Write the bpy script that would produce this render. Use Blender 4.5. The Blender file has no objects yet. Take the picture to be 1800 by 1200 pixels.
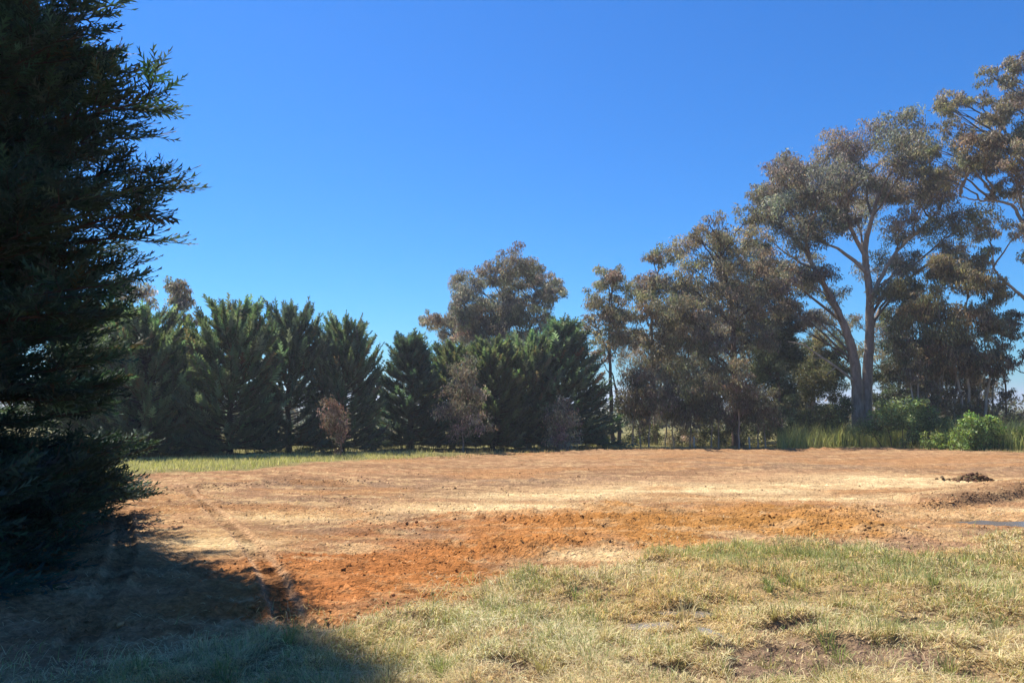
import bpy, math, random
import numpy as np
from mathutils import Vector

# ------------------------------------------------------------------ camera, sky, sun, exposure
SC = bpy.context.scene
COL = SC.collection
EYE, FPX, PITCH = 1.65, 1300.0, math.atan(100 / 1300)
cam_d = bpy.data.cameras.new('camera'); cam = bpy.data.objects.new('camera', cam_d); COL.objects.link(cam)
cam.location = (0, 0, EYE); cam.rotation_euler = (math.pi / 2 + PITCH, 0, 0)
cam_d.sensor_width = 36; cam_d.lens = 36 * FPX / 1800; cam_d.clip_start = 0.05; cam_d.clip_end = 20000
SC.camera = cam

SUN_AZ, SUN_EL = math.radians(-45), math.radians(57)          # left of the view, ahead of the camera
SUNV = Vector((math.sin(SUN_AZ) * math.cos(SUN_EL), math.cos(SUN_AZ) * math.cos(SUN_EL), math.sin(SUN_EL)))
world = bpy.data.worlds.new('World'); SC.world = world; world.use_nodes = True
wn = world.node_tree; wn.nodes.clear()
sky = wn.nodes.new('ShaderNodeTexSky'); sky.sky_type = 'NISHITA'; sky.sun_disc = False
sky.sun_elevation = SUN_EL; sky.sun_rotation = SUN_AZ
sky.altitude = 300; sky.air_density = 1.25; sky.dust_density = 0.15; sky.ozone_density = 2.4
hsv = wn.nodes.new('ShaderNodeHueSaturation'); hsv.inputs['Saturation'].default_value = 1.12
bg = wn.nodes.new('ShaderNodeBackground'); bg.inputs['Strength'].default_value = 0.087
wo = wn.nodes.new('ShaderNodeOutputWorld')
wn.links.new(sky.outputs[0], hsv.inputs['Color']); tint = wn.nodes.new('ShaderNodeMix'); tint.data_type = 'RGBA'; tint.blend_type = 'MULTIPLY'; tint.inputs[0].default_value = 1; tint.inputs[7].default_value = (0.18, 0.515, 0.91, 1)
wn.links.new(hsv.outputs[0], tint.inputs[6]); wn.links.new(tint.outputs[2], bg.inputs['Color']); wn.links.new(bg.outputs[0], wo.inputs['Surface'])
sun_d = bpy.data.lights.new('sun', 'SUN'); sun_d.energy = 5.0; sun_d.angle = math.radians(0.53); sun_d.color = (1.0, 0.94, 0.84)
sun = bpy.data.objects.new('sun', sun_d); COL.objects.link(sun); sun.rotation_euler = SUNV.to_track_quat('Z', 'Y').to_euler()
sun.location = (-30, 20, 40)
vs = SC.view_settings
vs.view_transform = 'Standard'; vs.look = 'None'; vs.gamma = 1; vs.use_curve_mapping = False; vs.exposure = 0.97
SC.cycles.max_bounces = 6; SC.cycles.diffuse_bounces = 3; SC.cycles.transmission_bounces = 4; SC.cycles.glossy_bounces = 2
SC.cycles.use_denoising = True

# ------------------------------------------------------------------ helpers
rng = np.random.default_rng(11)
def at(px, py, Y):
    u, v = (px - 900) / FPX, (600 - py) / FPX
    d = (u, math.cos(PITCH) - v * math.sin(PITCH), math.sin(PITCH) + v * math.cos(PITCH))
    t = Y / d[1]
    return np.array([u * t, Y, EYE + d[2] * t])
def gz0(y):
    return np.interp(y, [-4000, -20, 0, 60, 75, 130, 300, 1000, 4500], [0.3, 0.3, 0, -1.8, -2.1, -2.9, -6, -14, -17])
def gat(px, py):
    lo, hi = 1.0, 400.0
    for _ in range(50):
        m = (lo + hi) / 2
        if at(px, py, m)[2] > gz0(m): lo = m
        else: hi = m
    return at(px, py, lo)
def hash2(ix, iy, seed):
    h = (ix.astype(np.int64) * 374761393 + iy.astype(np.int64) * 668265263 + seed * 974711) & 0xFFFFFFFF
    h = ((h ^ (h >> 13)) * 1274126177) & 0xFFFFFFFF
    h = ((h ^ (h >> 16)) * 2246822519) & 0xFFFFFFFF
    return ((h ^ (h >> 15)) & 0xFFFFFF) / 0xFFFFFF
def vnoise(x, y, seed=0):
    ix, iy = np.floor(x), np.floor(y); fx, fy = x - ix, y - iy
    fx = fx * fx * fx * (fx * (fx * 6 - 15) + 10); fy = fy * fy * fy * (fy * (fy * 6 - 15) + 10)
    a, b = hash2(ix, iy, seed), hash2(ix + 1, iy, seed); c, d = hash2(ix, iy + 1, seed), hash2(ix + 1, iy + 1, seed)
    return (a + (b - a) * fx) * (1 - fy) + (c + (d - c) * fx) * fy
def fbm(x, y, seed=0, oct=4, gain=0.5):
    s, a, t = 0, 1.0, 0
    for k in range(oct):
        s = s + a * vnoise(x * 2 ** k + 17.3 * k, y * 2 ** k - 9.1 * k, seed + k); t += a; a *= gain
    return s / t
def sstep(a, b, x):
    t = np.clip((x - a) / (b - a), 0, 1); return t * t * (3 - 2 * t)
def poly_sd(x, y, P):
    P = np.asarray(P, float)[:, :2]; d = np.full(x.shape, 1e9); ins = np.zeros(x.shape, bool)
    for i in range(len(P)):
        a, b = P[i], P[(i + 1) % len(P)]; e = b - a; L = e @ e + 1e-12
        t = np.clip(((x - a[0]) * e[0] + (y - a[1]) * e[1]) / L, 0, 1)
        d = np.minimum(d, np.hypot(x - a[0] - t * e[0], y - a[1] - t * e[1]))
        if a[1] != b[1]:
            c = ((a[1] > y) != (b[1] > y)) & (x < e[0] * (y - a[1]) / (b[1] - a[1]) + a[0]); ins ^= c
    return np.where(ins, d, -d)
def line_d(x, y, P):
    """distance to a polyline, and the arc length of the nearest point"""
    P = np.asarray(P, float)[:, :2]; d = np.full(x.shape, 1e9); s = np.zeros(x.shape); acc = 0; sg = np.zeros(x.shape)
    for i in range(len(P) - 1):
        a, b = P[i], P[i + 1]; e = b - a; L = math.hypot(*e) + 1e-9
        t = np.clip(((x - a[0]) * e[0] + (y - a[1]) * e[1]) / L ** 2, 0, 1)
        q = np.hypot(x - a[0] - t * e[0], y - a[1] - t * e[1]); m = q < d
        cr = ((x - a[0]) * e[1] - (y - a[1]) * e[0]) / L
        s = np.where(m, acc + t * L, s); sg = np.where(m, cr, sg); d = np.minimum(d, q); acc += L
    return d, s, sg
def blob(x, y, px, py, rx, ry):
    c = gat(px, py); return np.exp(-(((x - c[0]) / rx) ** 2 + ((y - c[1]) / ry) ** 2))
def srgb(r, g, b):
    f = lambda c: c / 12.92 if c <= 0.04045 else ((c + 0.055) / 1.055) ** 2.4
    return np.array([f(r / 255), f(g / 255), f(b / 255)])

class MB:
    """collects vertices and faces and links them as ONE mesh object"""
    def __init__(s): s.v, s.q, s.t, s.c, s.n = [], [], [], [], 0
    def add(s, v, q=None, t=None, c=(1, 1, 1)):
        v = np.asarray(v, float).reshape(-1, 3)
        if q is not None and len(q): s.q.append(np.asarray(q).reshape(-1, 4) + s.n)
        if t is not None and len(t): s.t.append(np.asarray(t).reshape(-1, 3) + s.n)
        c = np.asarray(c, float); c = np.tile(c, (len(v), 1)) if c.ndim == 1 else c
        s.v.append(v); s.c.append(c); s.n += len(v)
    def tube(s, pts, rad, sides=6, c=(1, 1, 1), cap=True):
        pts = np.asarray(pts, float); n = len(pts); rad = np.broadcast_to(np.asarray(rad, float), (n,))
        tan = np.gradient(pts, axis=0); tan /= np.linalg.norm(tan, axis=1)[:, None] + 1e-9
        ref = np.array([0, 1, 0]) if abs(tan[0, 2]) > 0.8 else np.array([0, 0, 1.])
        A = np.cross(tan, ref); A /= np.linalg.norm(A, axis=1)[:, None] + 1e-9; B = np.cross(tan, A)
        an = np.linspace(0, 2 * np.pi, sides, endpoint=False)
        v = pts[:, None] + rad[:, None, None] * (A[:, None] * np.cos(an)[None, :, None] + B[:, None] * np.sin(an)[None, :, None])
        i = np.arange(n - 1)[:, None] * sides; j = np.arange(sides)[None]; k = (j + 1) % sides
        q = np.stack([i + j, i + k, i + sides + k, i + sides + j], -1).reshape(-1, 4)
        v = v.reshape(-1, 3)
        if cap:
            v = np.vstack([v, pts[-1] + tan[-1] * rad[-1]]); b = (n - 1) * sides
            t = np.stack([b + j[0], b + k[0], np.full(sides, n * sides)], -1); s.add(v, q, t, c)
        else: s.add(v, q, None, c)
    def mesh(s, name, mat, smooth=False):
        me = bpy.data.meshes.new(name); V = np.vstack(s.v); Cc = np.vstack(s.c)
        q = np.vstack(s.q) if s.q else np.zeros((0, 4), int); t = np.vstack(s.t) if s.t else np.zeros((0, 3), int)
        loops = np.concatenate([q.ravel(), t.ravel()]).astype(np.int32)
        starts = np.concatenate([np.arange(len(q)) * 4, len(q) * 4 + np.arange(len(t)) * 3]).astype(np.int32)
        me.vertices.add(len(V)); me.vertices.foreach_set('co', V.astype(np.float32).ravel())
        me.loops.add(len(loops)); me.loops.foreach_set('vertex_index', loops)
        me.polygons.add(len(starts)); me.polygons.foreach_set('loop_start', starts)
        if smooth: me.polygons.foreach_set('use_smooth', np.ones(len(starts), bool))
        a = me.attributes.new('Col', 'FLOAT_COLOR', 'POINT')
        a.data.foreach_set('color', np.hstack([Cc, np.ones((len(Cc), 1))]).astype(np.float32).ravel())
        me.update(calc_edges=True); me.materials.append(mat)
        return me
    def build(s, name, mat, parent=None, smooth=False):
        o = bpy.data.objects.new(name, s.mesh(name, mat, smooth)); COL.objects.link(o); o.parent = parent
        return o
def tag(o, label, cat=None, group=None, kind=None):
    o['label'] = label
    if cat: o['category'] = cat
    if group: o['group'] = group
    if kind: o['kind'] = kind
    return o
def thing(name, label, cat, loc, group=None):
    o = bpy.data.objects.new(name, None); COL.objects.link(o); o.location = loc; o.empty_display_size = 0.3
    return tag(o, label, cat, group)
def copy_tree(o, parent=None):
    c = o.copy(); COL.objects.link(c); c.parent = parent
    for ch in o.children: copy_tree(ch, c)
    return c
def norm(a): return a / (np.linalg.norm(a, axis=-1, keepdims=True) + 1e-9)
def bez(a, b, c, n):
    t = np.linspace(0, 1, n)[:, None]; return (1 - t) ** 2 * a + 2 * t * (1 - t) * b + t * t * c
def spline(P, n):
    P = np.asarray(P, float); Q = np.vstack([2 * P[0] - P[1], P, 2 * P[-1] - P[-2]]); out = []
    for i in range(1, len(Q) - 2):
        t = np.linspace(0, 1, n, endpoint=False)[:, None]
        out.append(0.5 * (2 * Q[i] + (Q[i + 1] - Q[i - 1]) * t + (2 * Q[i - 1] - 5 * Q[i] + 4 * Q[i + 1] - Q[i + 2]) * t ** 2 + (3 * Q[i] - Q[i - 1] - 3 * Q[i + 1] + Q[i + 2]) * t ** 3))
    return np.vstack(out + [P[-1:]])

# ------------------------------------------------------------------ materials
def mat_new(name):
    m = bpy.data.materials.new(name); m.use_nodes = True; nt = m.node_tree; nt.nodes.clear()
    return m, nt, nt.nodes.new('ShaderNodeOutputMaterial')
def N(nt, t, **k):
    n = nt.nodes.new(t)
    for a, b in k.items(): setattr(n, a, b)
    return n
def foliage(name, trans=0.35, spec=0.25, rough=0.6, warm=(1.25, 1.2, 0.6)):
    m, nt, out = mat_new(name)
    at_ = N(nt, 'ShaderNodeAttribute', attribute_name='Col')
    p = N(nt, 'ShaderNodeBsdfPrincipled'); p.inputs['Roughness'].default_value = rough; p.inputs['Specular IOR Level'].default_value = spec
    tr = N(nt, 'ShaderNodeBsdfTranslucent'); mx = N(nt, 'ShaderNodeMixShader'); mx.inputs[0].default_value = trans
    mul = N(nt, 'ShaderNodeMix', data_type='RGBA', blend_type='MULTIPLY'); mul.inputs['Factor'].default_value = 1; mul.inputs[7].default_value = (*warm, 1)
    if name == 'cypress_foliage':
        oi = N(nt, 'ShaderNodeObjectInfo'); hs = N(nt, 'ShaderNodeHueSaturation'); a1 = N(nt, 'ShaderNodeMapRange'); a1.inputs['To Min'].default_value = 0.47; a1.inputs['To Max'].default_value = 0.53; a2 = N(nt, 'ShaderNodeMapRange'); a2.inputs['To Min'].default_value = 1.25; a2.inputs['To Max'].default_value = 0.8
        nt.links.new(oi.outputs['Random'], a1.inputs['Value']); nt.links.new(oi.outputs['Random'], a2.inputs['Value']); nt.links.new(a1.outputs[0], hs.inputs['Hue']); nt.links.new(a2.outputs[0], hs.inputs['Value']); nt.links.new(at_.outputs['Color'], hs.inputs['Color']); at_ = hs
    nt.links.new(at_.outputs['Color'], p.inputs['Base Color']); nt.links.new(at_.outputs['Color'], mul.inputs[6]); nt.links.new(mul.outputs[2], tr.inputs['Color'])
    nt.links.new(p.outputs[0], mx.inputs[1]); nt.links.new(tr.outputs[0], mx.inputs[2]); nt.links.new(mx.outputs[0], out.inputs['Surface'])
    return m
def rough_mat(name, scale=(8, 8, 8), lo=0.6, hi=1.35, bump=0.4, rough=0.9, spec=0.15, bump_scale=30, dist=0.02):
    m, nt, out = mat_new(name)
    at_ = N(nt, 'ShaderNodeAttribute', attribute_name='Col'); tc = N(nt, 'ShaderNodeTexCoord'); mp = N(nt, 'ShaderNodeMapping'); mp.inputs['Scale'].default_value = scale
    n1 = N(nt, 'ShaderNodeTexNoise'); n1.inputs['Scale'].default_value = 1; n1.inputs['Detail'].default_value = 6; n1.inputs['Roughness'].default_value = 0.65
    mr = N(nt, 'ShaderNodeMapRange'); mr.inputs['From Min'].default_value = 0.3; mr.inputs['From Max'].default_value = 0.7; mr.inputs['To Min'].default_value = lo; mr.inputs['To Max'].default_value = hi
    mul = N(nt, 'ShaderNodeMix', data_type='RGBA', blend_type='MULTIPLY'); mul.inputs['Factor'].default_value = 1
    p = N(nt, 'ShaderNodeBsdfPrincipled'); p.inputs['Roughness'].default_value = rough; p.inputs['Specular IOR Level'].default_value = spec
    n2 = N(nt, 'ShaderNodeTexNoise'); n2.inputs['Scale'].default_value = bump_scale; n2.inputs['Detail'].default_value = 5
    bp = N(nt, 'ShaderNodeBump'); bp.inputs['Strength'].default_value = bump; bp.inputs['Distance'].default_value = dist
    L = nt.links.new
    L(tc.outputs['Object'], mp.inputs['Vector']); L(mp.outputs[0], n1.inputs['Vector']); L(n1.outputs['Fac'], mr.inputs['Value'])
    L(at_.outputs['Color'], mul.inputs[6]); L(mr.outputs[0], mul.inputs[7]); L(mul.outputs[2], p.inputs['Base Color'])
    L(tc.outputs['Object'], n2.inputs['Vector']); L(n2.outputs['Fac'], bp.inputs['Height']); L(bp.outputs[0], p.inputs['Normal']); L(p.outputs[0], out.inputs['Surface'])
    return m
M_soil = rough_mat('soil', (17, 26, 26), 0.58, 1.38, 1.0, 1.0, 0.03, 19, 0.075)
M_clod = rough_mat('clod_soil', (20, 20, 20), 0.7, 1.3, 0.6, 1.0, 0.05, 60, 0.01)
M_bark = rough_mat('bark', (6, 6, 1.5), 0.6, 1.4, 0.5, 0.9, 0.15, 12, 0.03)
M_wood = rough_mat('peg_wood', (30, 30, 4), 0.8, 1.15, 0.3, 0.85, 0.2, 40, 0.005)
M_leaf = foliage('gum_leaf', 0.5, 0.35, 0.5, (1.05, 1.0, 0.78))
M_cyp = foliage('cypress_foliage', 0.42, 0.2, 0.65, (1.2, 1.2, 0.6))
M_shrub = foliage('shrub_leaf', 0.35, 0.3, 0.5)
M_grass = foliage('grass_blade', 0.35, 0.2, 0.6, (1.15, 1.1, 0.75))
M_dry = foliage('dry_leaf', 0.25, 0.15, 0.8, (1.1, 1.0, 0.8))
M_hill = rough_mat('far_hill', (0.02, 0.02, 0.02), 0.8, 1.2, 0, 1, 0, 1)
def water():
    m, nt, out = mat_new('muddy_water'); p = N(nt, 'ShaderNodeBsdfPrincipled')
    p.inputs['Base Color'].default_value = (0.17, 0.15, 0.13, 1); p.inputs['Roughness'].default_value = 0.13; p.inputs['Specular IOR Level'].default_value = 0.6
    n = N(nt, 'ShaderNodeTexNoise'); n.inputs['Scale'].default_value = 6; b = N(nt, 'ShaderNodeBump'); b.inputs['Strength'].default_value = 0.08; b.inputs['Distance'].default_value = 0.02
    nt.links.new(n.outputs['Fac'], b.inputs['Height']); nt.links.new(b.outputs[0], p.inputs['Normal']); nt.links.new(p.outputs[0], out.inputs['Surface'])
    return m
M_water = water()

# ------------------------------------------------------------------ the ground: zones, relief, colour
GRASS_EDGE = [(-60, 1205), (60, 1195), (160, 1182), (330, 1145), (450, 1128), (540, 1112), (640, 1106), (700, 1086), (800, 1066), (870, 1046), (940, 1024), (1020, 1014), (1080, 996), (1140, 978),
              (1240, 962), (1340, 956), (1430, 952), (1530, 962), (1620, 972), (1700, 962), (1760, 950), (1860, 936), (2000, 925)]
G_POLY = [gat(*p) for p in GRASS_EDGE]
G_POLY = [np.array([-30, 4.6, 0])] + G_POLY + [np.array([40, 15, 0]), np.array([40, -30, 0]), np.array([-30, -30, 0])]
ORANGE = [gat(*p) for p in [(300, 1030), (420, 998), (540, 962), (700, 950), (830, 926), (880, 900), (1000, 888), (1150, 884), (1300, 892), (1440, 895), (1530, 908), (1560, 938), (1450, 952), (1250, 948),
                            (1120, 975), (1000, 1012), (900, 1030), (780, 1070), (640, 1112), (520, 1112), (420, 1090), (320, 1060)]]
PAD_FAR = [gat(*p) for p in [(60, 850), (190, 838), (330, 833), (480, 824), (570, 812), (700, 803), (860, 796), (1050, 790), (1250, 786), (1450, 785), (1620, 789), (1800, 798), (1950, 800)]]
PAD = PAD_FAR + [np.array([60, 30, 0]), np.array([60, -40, 0]), np.array([-12, -40, 0]), np.array([-12, 8, 0])]
TRACK1 = spline([gat(*p) for p in [(310, 848), (345, 872), (400, 922), (440, 960), (470, 1000), (496, 1055), (520, 1120)]], 8)
TRACK2 = TRACK1 + np.array([-1.55, -0.25, 0])
TRACK3 = spline([gat(*p) for p in [(560, 862), (620, 880), (690, 905), (720, 930)]], 8)
BANK = spline([gat(*p) for p in [(1560, 884), (1640, 890), (1700, 884), (1760, 876), (1830, 866), (1950, 850)]], 6)
RIDGE1 = spline([gat(*p) for p in [(210, 870), (300, 862), (380, 856), (500, 850), (640, 846)]], 6)
RIDGE2 = spline([gat(*p) for p in [(1560, 895), (1480, 905), (1380, 918), (1500, 932), (1545, 940)]], 6)
RIDGE3 = spline([gat(*p) for p in [(940, 797), (1060, 793), (1150, 792), (1280, 791), (1450, 790), (1560, 792)]], 6)
PUD = [(1755, 915, 0.75, 0.42), (1155, 1098, 0.26, 0.13), (1208, 1082, 0.22, 0.10), (1252, 1124, 0.08, 0.15)]
BARE = [(1480, 1165, 0.75, 0.42), (1380, 1190, 0.5, 0.25), (1600, 1190, 0.5, 0.2), (1400, 1110, 0.35, 0.16), (1560, 1080, 0.6, 0.1), (880, 1195, 0.3, 0.12), (1180, 1190, 0.35, 0.2), (1040, 1055, 0.5, 0.12), (1700, 1100, 0.7, 0.12)]

def ground_fields(x, y, relief=True):
    r = np.hypot(x, y)
    w1 = fbm(x * 0.9, y * 0.9, 3, 4) - 0.5; w2 = fbm(x * 4, y * 4, 9, 3) - 0.5
    gs = poly_sd(x, y, G_POLY) + w1 * 1.1 * np.clip(y / 8, .5, 1.5) + w2 * 0.45
    grass = sstep(-0.12, 0.22, gs)
    pad = sstep(-0.5, 0.5, poly_sd(x, y, PAD) + w1 * 1.6 + w2 * 0.8)
    osd = poly_sd(x, y, ORANGE)
    orange = sstep(-1.5, 1.3, osd + w1 * 4.6 + w2 * 1.6) * sstep(-0.75, 0.1, w1 + 0.45 * w2 + 0.14 * osd)
    F = dict(grass=grass, pad=pad, orange=orange, gsd=gs)
    pale = 0
    for a in [(1250, 855, 3.2, 1.3), (1150, 858, 2.5, 1.0), (1380, 872, 3, 0.8), (1650, 905, 2.2, 0.6), (860, 890, 2.2, 0.9), (980, 866, 2.4, 0.9), (1500, 850, 3, 1.2), (330, 960, 1.0, 0.8), (1640, 840, 4, 2), (1750, 895, 2.2, 0.4), (1050, 975, 0.8, 0.4), (520, 905, 1.2, 0.7)]:
        pale = np.maximum(pale, blob(x, y, *a))
    F['pale'] = np.clip(pale * (0.55 + 1.35 * fbm(x * 1.1, y * 2.2, 21, 4)), 0, 1)
    grey = 0
    for a in [(650, 920, 1.4, 1.4), (450, 880, 2.4, 1.8), (1680, 935, 2.6, 0.8), (1780, 920, 2.2, 0.9), (1560, 958, 1.2, 0.5), (600, 850, 4, 2), (900, 840, 4, 2.0), (1500, 818, 8, 2.5)]:
        grey = np.maximum(grey, blob(x, y, *a))
    F['grey'] = grey
    bare = 0
    for a in BARE: bare = np.maximum(bare, blob(x, y, *a))
    F['bare'] = sstep(0.3, 0.62, bare + (fbm(x * 3, y * 3, 31, 3) - 0.5) * 0.7)
    pud = 0
    for px, py, rx, ry in PUD: pud = np.maximum(pud, blob(x, y, px, py, rx * 1.15, ry * 1.15))
    F['pud'] = pud
    F['t1'] = line_d(x, y, TRACK1); F['t2'] = line_d(x, y, TRACK2); F['t3'] = line_d(x, y, TRACK3)
    F['bank'] = line_d(x, y, BANK); F['r1'] = line_d(x, y, RIDGE1); F['r2'] = line_d(x, y, RIDGE2); F['r3'] = line_d(x, y, RIDGE3)
    return F
def ground_z(x, y, F):
    r = np.hypot(x, y); near = 1 - sstep(55, 80, r)
    z = gz0(y) + (fbm(x * 0.12, y * 0.12, 41, 3) - 0.5) * 0.35 * sstep(6, 25, r)
    soil = F['pad'] * (1 - F['grass'])
    # scraped sheets: long low steps lying across the view, plus lumps
    sx, sy = x + 0.35 * y, y
    st = fbm(sx * 0.55, sy * 2.2, 51, 5, 0.55)
    lump = fbm(x * 5.2, y * 5.8, 61, 3, 0.6)
    mid = fbm(x * 2.0, y * 2.4, 65, 3, 0.6)
    fine = fbm(x * 14, y * 14, 71, 3, 0.6)
    cl = np.abs(fbm(x * 8, y * 8, 81, 4, 0.62) - 0.5) * 2
    amp = 0.55 + 0.5 * F['orange'] + 0.2 * F['grey']
    rough = sstep(0.42, 0.62, fbm(x * 0.5, y * 0.8, 91, 3))
    z = z + soil * near * ((st - 0.5) * 0.16 * amp + (mid - 0.5) * 0.07 * amp + (lump - 0.5) * 0.10 * amp * (0.45 + rough) + (fine - 0.5) * 0.065 * amp * (0.5 + rough) + cl * 0.06 * F['orange'] * (0.4 + rough))
    # machine tracks with tread bars
    for k, a in (('t1', 1.0), ('t2', 1.0), ('t3', 0.6)):
        d, s, sg = F[k]; m = 1 - sstep(0.10, 0.16, d)
        z = z - m * soil * a * 0.032 + m * soil * a * 0.026 * np.sin(s * 2 * np.pi / 0.24) + a * soil * 0.022 * np.exp(-((d - 0.17) / 0.035) ** 2)
    d, s, sg = F['bank']
    lumpb = fbm(x * 2.5, y * 2.5, 101, 4, 0.6)
    hb = sstep(0.0, 1.6, s) * np.clip(0.19 * (0.6 + 0.8 * lumpb), 0, 1)
    face = np.where(sg > 0, 1 - sstep(0.0, 0.25, d), 1 - sstep(0.3, 2.4, d))
    z = z + soil * hb * face * 0.95
    for k, h, w in (('r1', 0.13, 0.35), ('r2', 0.13, 0.4), ('r3', 0.12, 0.7)):
        d, s, sg = F[k]; z = z + np.exp(-(d / w) ** 2) * h * (0.2 + 1.6 * np.clip(lumpb - 0.15, 0, 1)) * near
    hum = fbm(x * 1.3, y * 1.3, 111, 4, 0.6); hum2 = fbm(x * 6, y * 6, 121, 3)
    z = z + F['grass'] * near * (0.05 + (hum - 0.5) * 0.26 + (hum2 - 0.5) * 0.06) * (1 - 0.6 * F['bare']) - F['grass'] * F['bare'] * 0.02
    z = z + F['grass'] * F['bare'] * (lump - 0.5) * 0.12
    z = z - 0.07 * sstep(0.15, 0.7, F['pud'])
    out = (1 - F['pad']) * near
    z = z + out * ((hum - 0.5) * 0.25)
    return z
def ground_col(x, y, F):
    r = np.hypot(x, y)
    a = fbm(x * 0.35, y * 0.7, 131, 5, 0.55)[:, None]; b = fbm((x + .35 * y) * 1.4, y * 4.2, 141, 4, 0.6)[:, None]; c = fbm(x * 6, y * 9, 151, 3, 0.6)[:, None]
    brown = np.array([0.195, 0.106, 0.054]); pink = np.array([0.265, 0.146, 0.074]); pal = np.array([0.52, 0.385, 0.205]); org1 = np.array([0.262, 0.092, 0.026]); org2 = np.array([0.285, 0.135, 0.034]); gry = np.array([0.175, 0.118, 0.074])
    straw = np.array([0.36, 0.235, 0.118])
    col = brown + (pink - brown) * sstep(0.42, 0.58, a)
    g = np.clip(F['grey'], 0, 1)[:, None]; col = col + (gry - col) * g * 0.75
    p = F['pale'][:, None]; col = col + (pal - col) * p * 0.9
    s = sstep(0.52, 0.64, b) * 0.75; col = col + (straw - col) * s
    og = org1 + (org2 - org1) * sstep(-3.0, 4.0, x)[:, None]
    og = og * (0.72 + 0.6 * a); om = F['orange'][:, None] * (1 - 0.55 * sstep(0.58, 0.72, b)) * (1 - 0.35 * p)
    col = col + (og - col) * om * 0.85
    stain = sstep(0.52, 0.70, fbm(x * 0.22, y * 0.42, 135, 4, 0.6))[:, None] * 0.55; col = col + (np.array([0.27, 0.128, 0.048]) - col) * stain
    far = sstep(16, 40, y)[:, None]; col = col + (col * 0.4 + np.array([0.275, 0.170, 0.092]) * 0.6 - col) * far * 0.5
    for k in ('t1', 't2'):
        d, ss, sg = F[k]; m = np.exp(-((d - 0.12) / 0.035) ** 2)[:, None]; col = col + (np.array([0.40, 0.25, 0.14]) - col) * m * (0.8 if k == 't1' else 0.25) * (0.4 + b); tb = (1 - sstep(0.10, 0.15, d))[:, None] * (0.5 + 0.5 * np.sin(ss * 2 * np.pi / 0.24))[:, None]; col = col * (1 - 0.3 * tb)
    d, ss, sg = F['bank']; m = ((1 - sstep(0.15, 0.5, d)) * sstep(0.5, 2, ss))[:, None]; col = col + (np.array([0.13, 0.078, 0.042]) - col) * m * 0.6
    col = col * (0.55 + 0.9 * c)
    under = np.array([0.24, 0.165, 0.08]) * (0.7 + 0.6 * c); mud = np.array([0.15, 0.099, 0.064]) * (0.7 + 0.6 * c)
    gg = under + (mud - under) * F['bare'][:, None]; col = col + (gg - col) * F['grass'][:, None]
    wet = sstep(0.1, 0.6, F['pud'])[:, None]; col = col * (1 - 0.45 * wet)
    o = fbm(x * 0.25, y * 0.25, 161, 4)[:, None]
    field = np.array([0.16, 0.155, 0.06]) * (1 - o) + np.array([0.25, 0.21, 0.095]) * o
    fl = sstep(70, 160, r)[:, None]; field = field + (np.array([0.13, 0.13, 0.07]) - field) * fl
    col = np.clip(col * 1.16, 0, 0.7)
    col = field + (col - field) * F['pad'][:, None]
    return col
def ground():
    fr = math.radians(43)
    th = np.concatenate([np.linspace(-fr, fr, 505), np.linspace(fr, 2 * np.pi - fr, 82)[1:-1]])
    rr = np.concatenate([np.geomspace(0.5, 3.4, 10)[:-1], np.geomspace(3.4, 62, 415), np.geomspace(62, 4600, 46)[1:]])
    T, R = np.meshgrid(th, rr); x, y = (R * np.sin(T)).ravel(), (R * np.cos(T)).ravel()
    F = ground_fields(x, y); z = ground_z(x, y, F); c = ground_col(x, y, F)
    nr, nc = len(rr), len(th); i = np.arange(nr - 1)[:, None] * nc; j = np.arange(nc)[None]; k = (j + 1) % nc
    q = np.stack([i + j, i + nc + j, i + nc + k, i + k], -1).reshape(-1, 4)[:, ::-1]
    m = MB(); v = np.stack([x, y, z], -1); v = np.vstack([v, [[0, 0, z[:nc].mean()]]]); c = np.vstack([c, c[:1]])
    t = np.stack([j[0], k[0], np.full(nc, nr * nc)], -1)
    m.add(v, q, t, c); o = m.build('ground', M_soil, smooth=True)
    tag(o, 'scraped clay paddock with orange, brown and pale straw patches', kind='structure')
    return o
ground()
def gz(x, y):
    x, y = np.atleast_1d(np.asarray(x, float)), np.atleast_1d(np.asarray(y, float)); return ground_z(x, y, ground_fields(x, y))
def on_ground(px, Y):
    x = (px - 900) / FPX * Y * 1.0; p = at(px, 760, Y); return np.array([p[0], Y, float(gz(p[0], Y)[0])])

# far hills and distant scrub
def hills():
    m = MB(); th = np.linspace(-0.9, 0.9, 220); R = 3300
    h = 14 + 26 * fbm(th * 5 + 3, th * 0, 7, 4) + 7 * fbm(th * 70, th * 0, 8, 3)
    rows = []
    for f, hh in ((0.93, 0.0), (0.97, 0.6), (1.0, 1.0), (1.06, 0.0)):
        rows.append(np.stack([R * f * np.sin(th), R * f * np.cos(th), -18 + h * hh], -1))
    n = len(th); i = np.arange(3)[:, None] * n; j = np.arange(n - 1)[None]
    q = np.stack([i + j, i + j + 1, i + n + j + 1, i + n + j], -1).reshape(-1, 4)
    m.add(np.vstack(rows), q, None, (0.075, 0.115, 0.15)); tag(m.build('hills', M_hill, smooth=True), 'low wooded hills, tinted blue for distance, on the far horizon', kind='structure')  # bluish veil of distant air is put into the base colour
hills()

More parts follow.
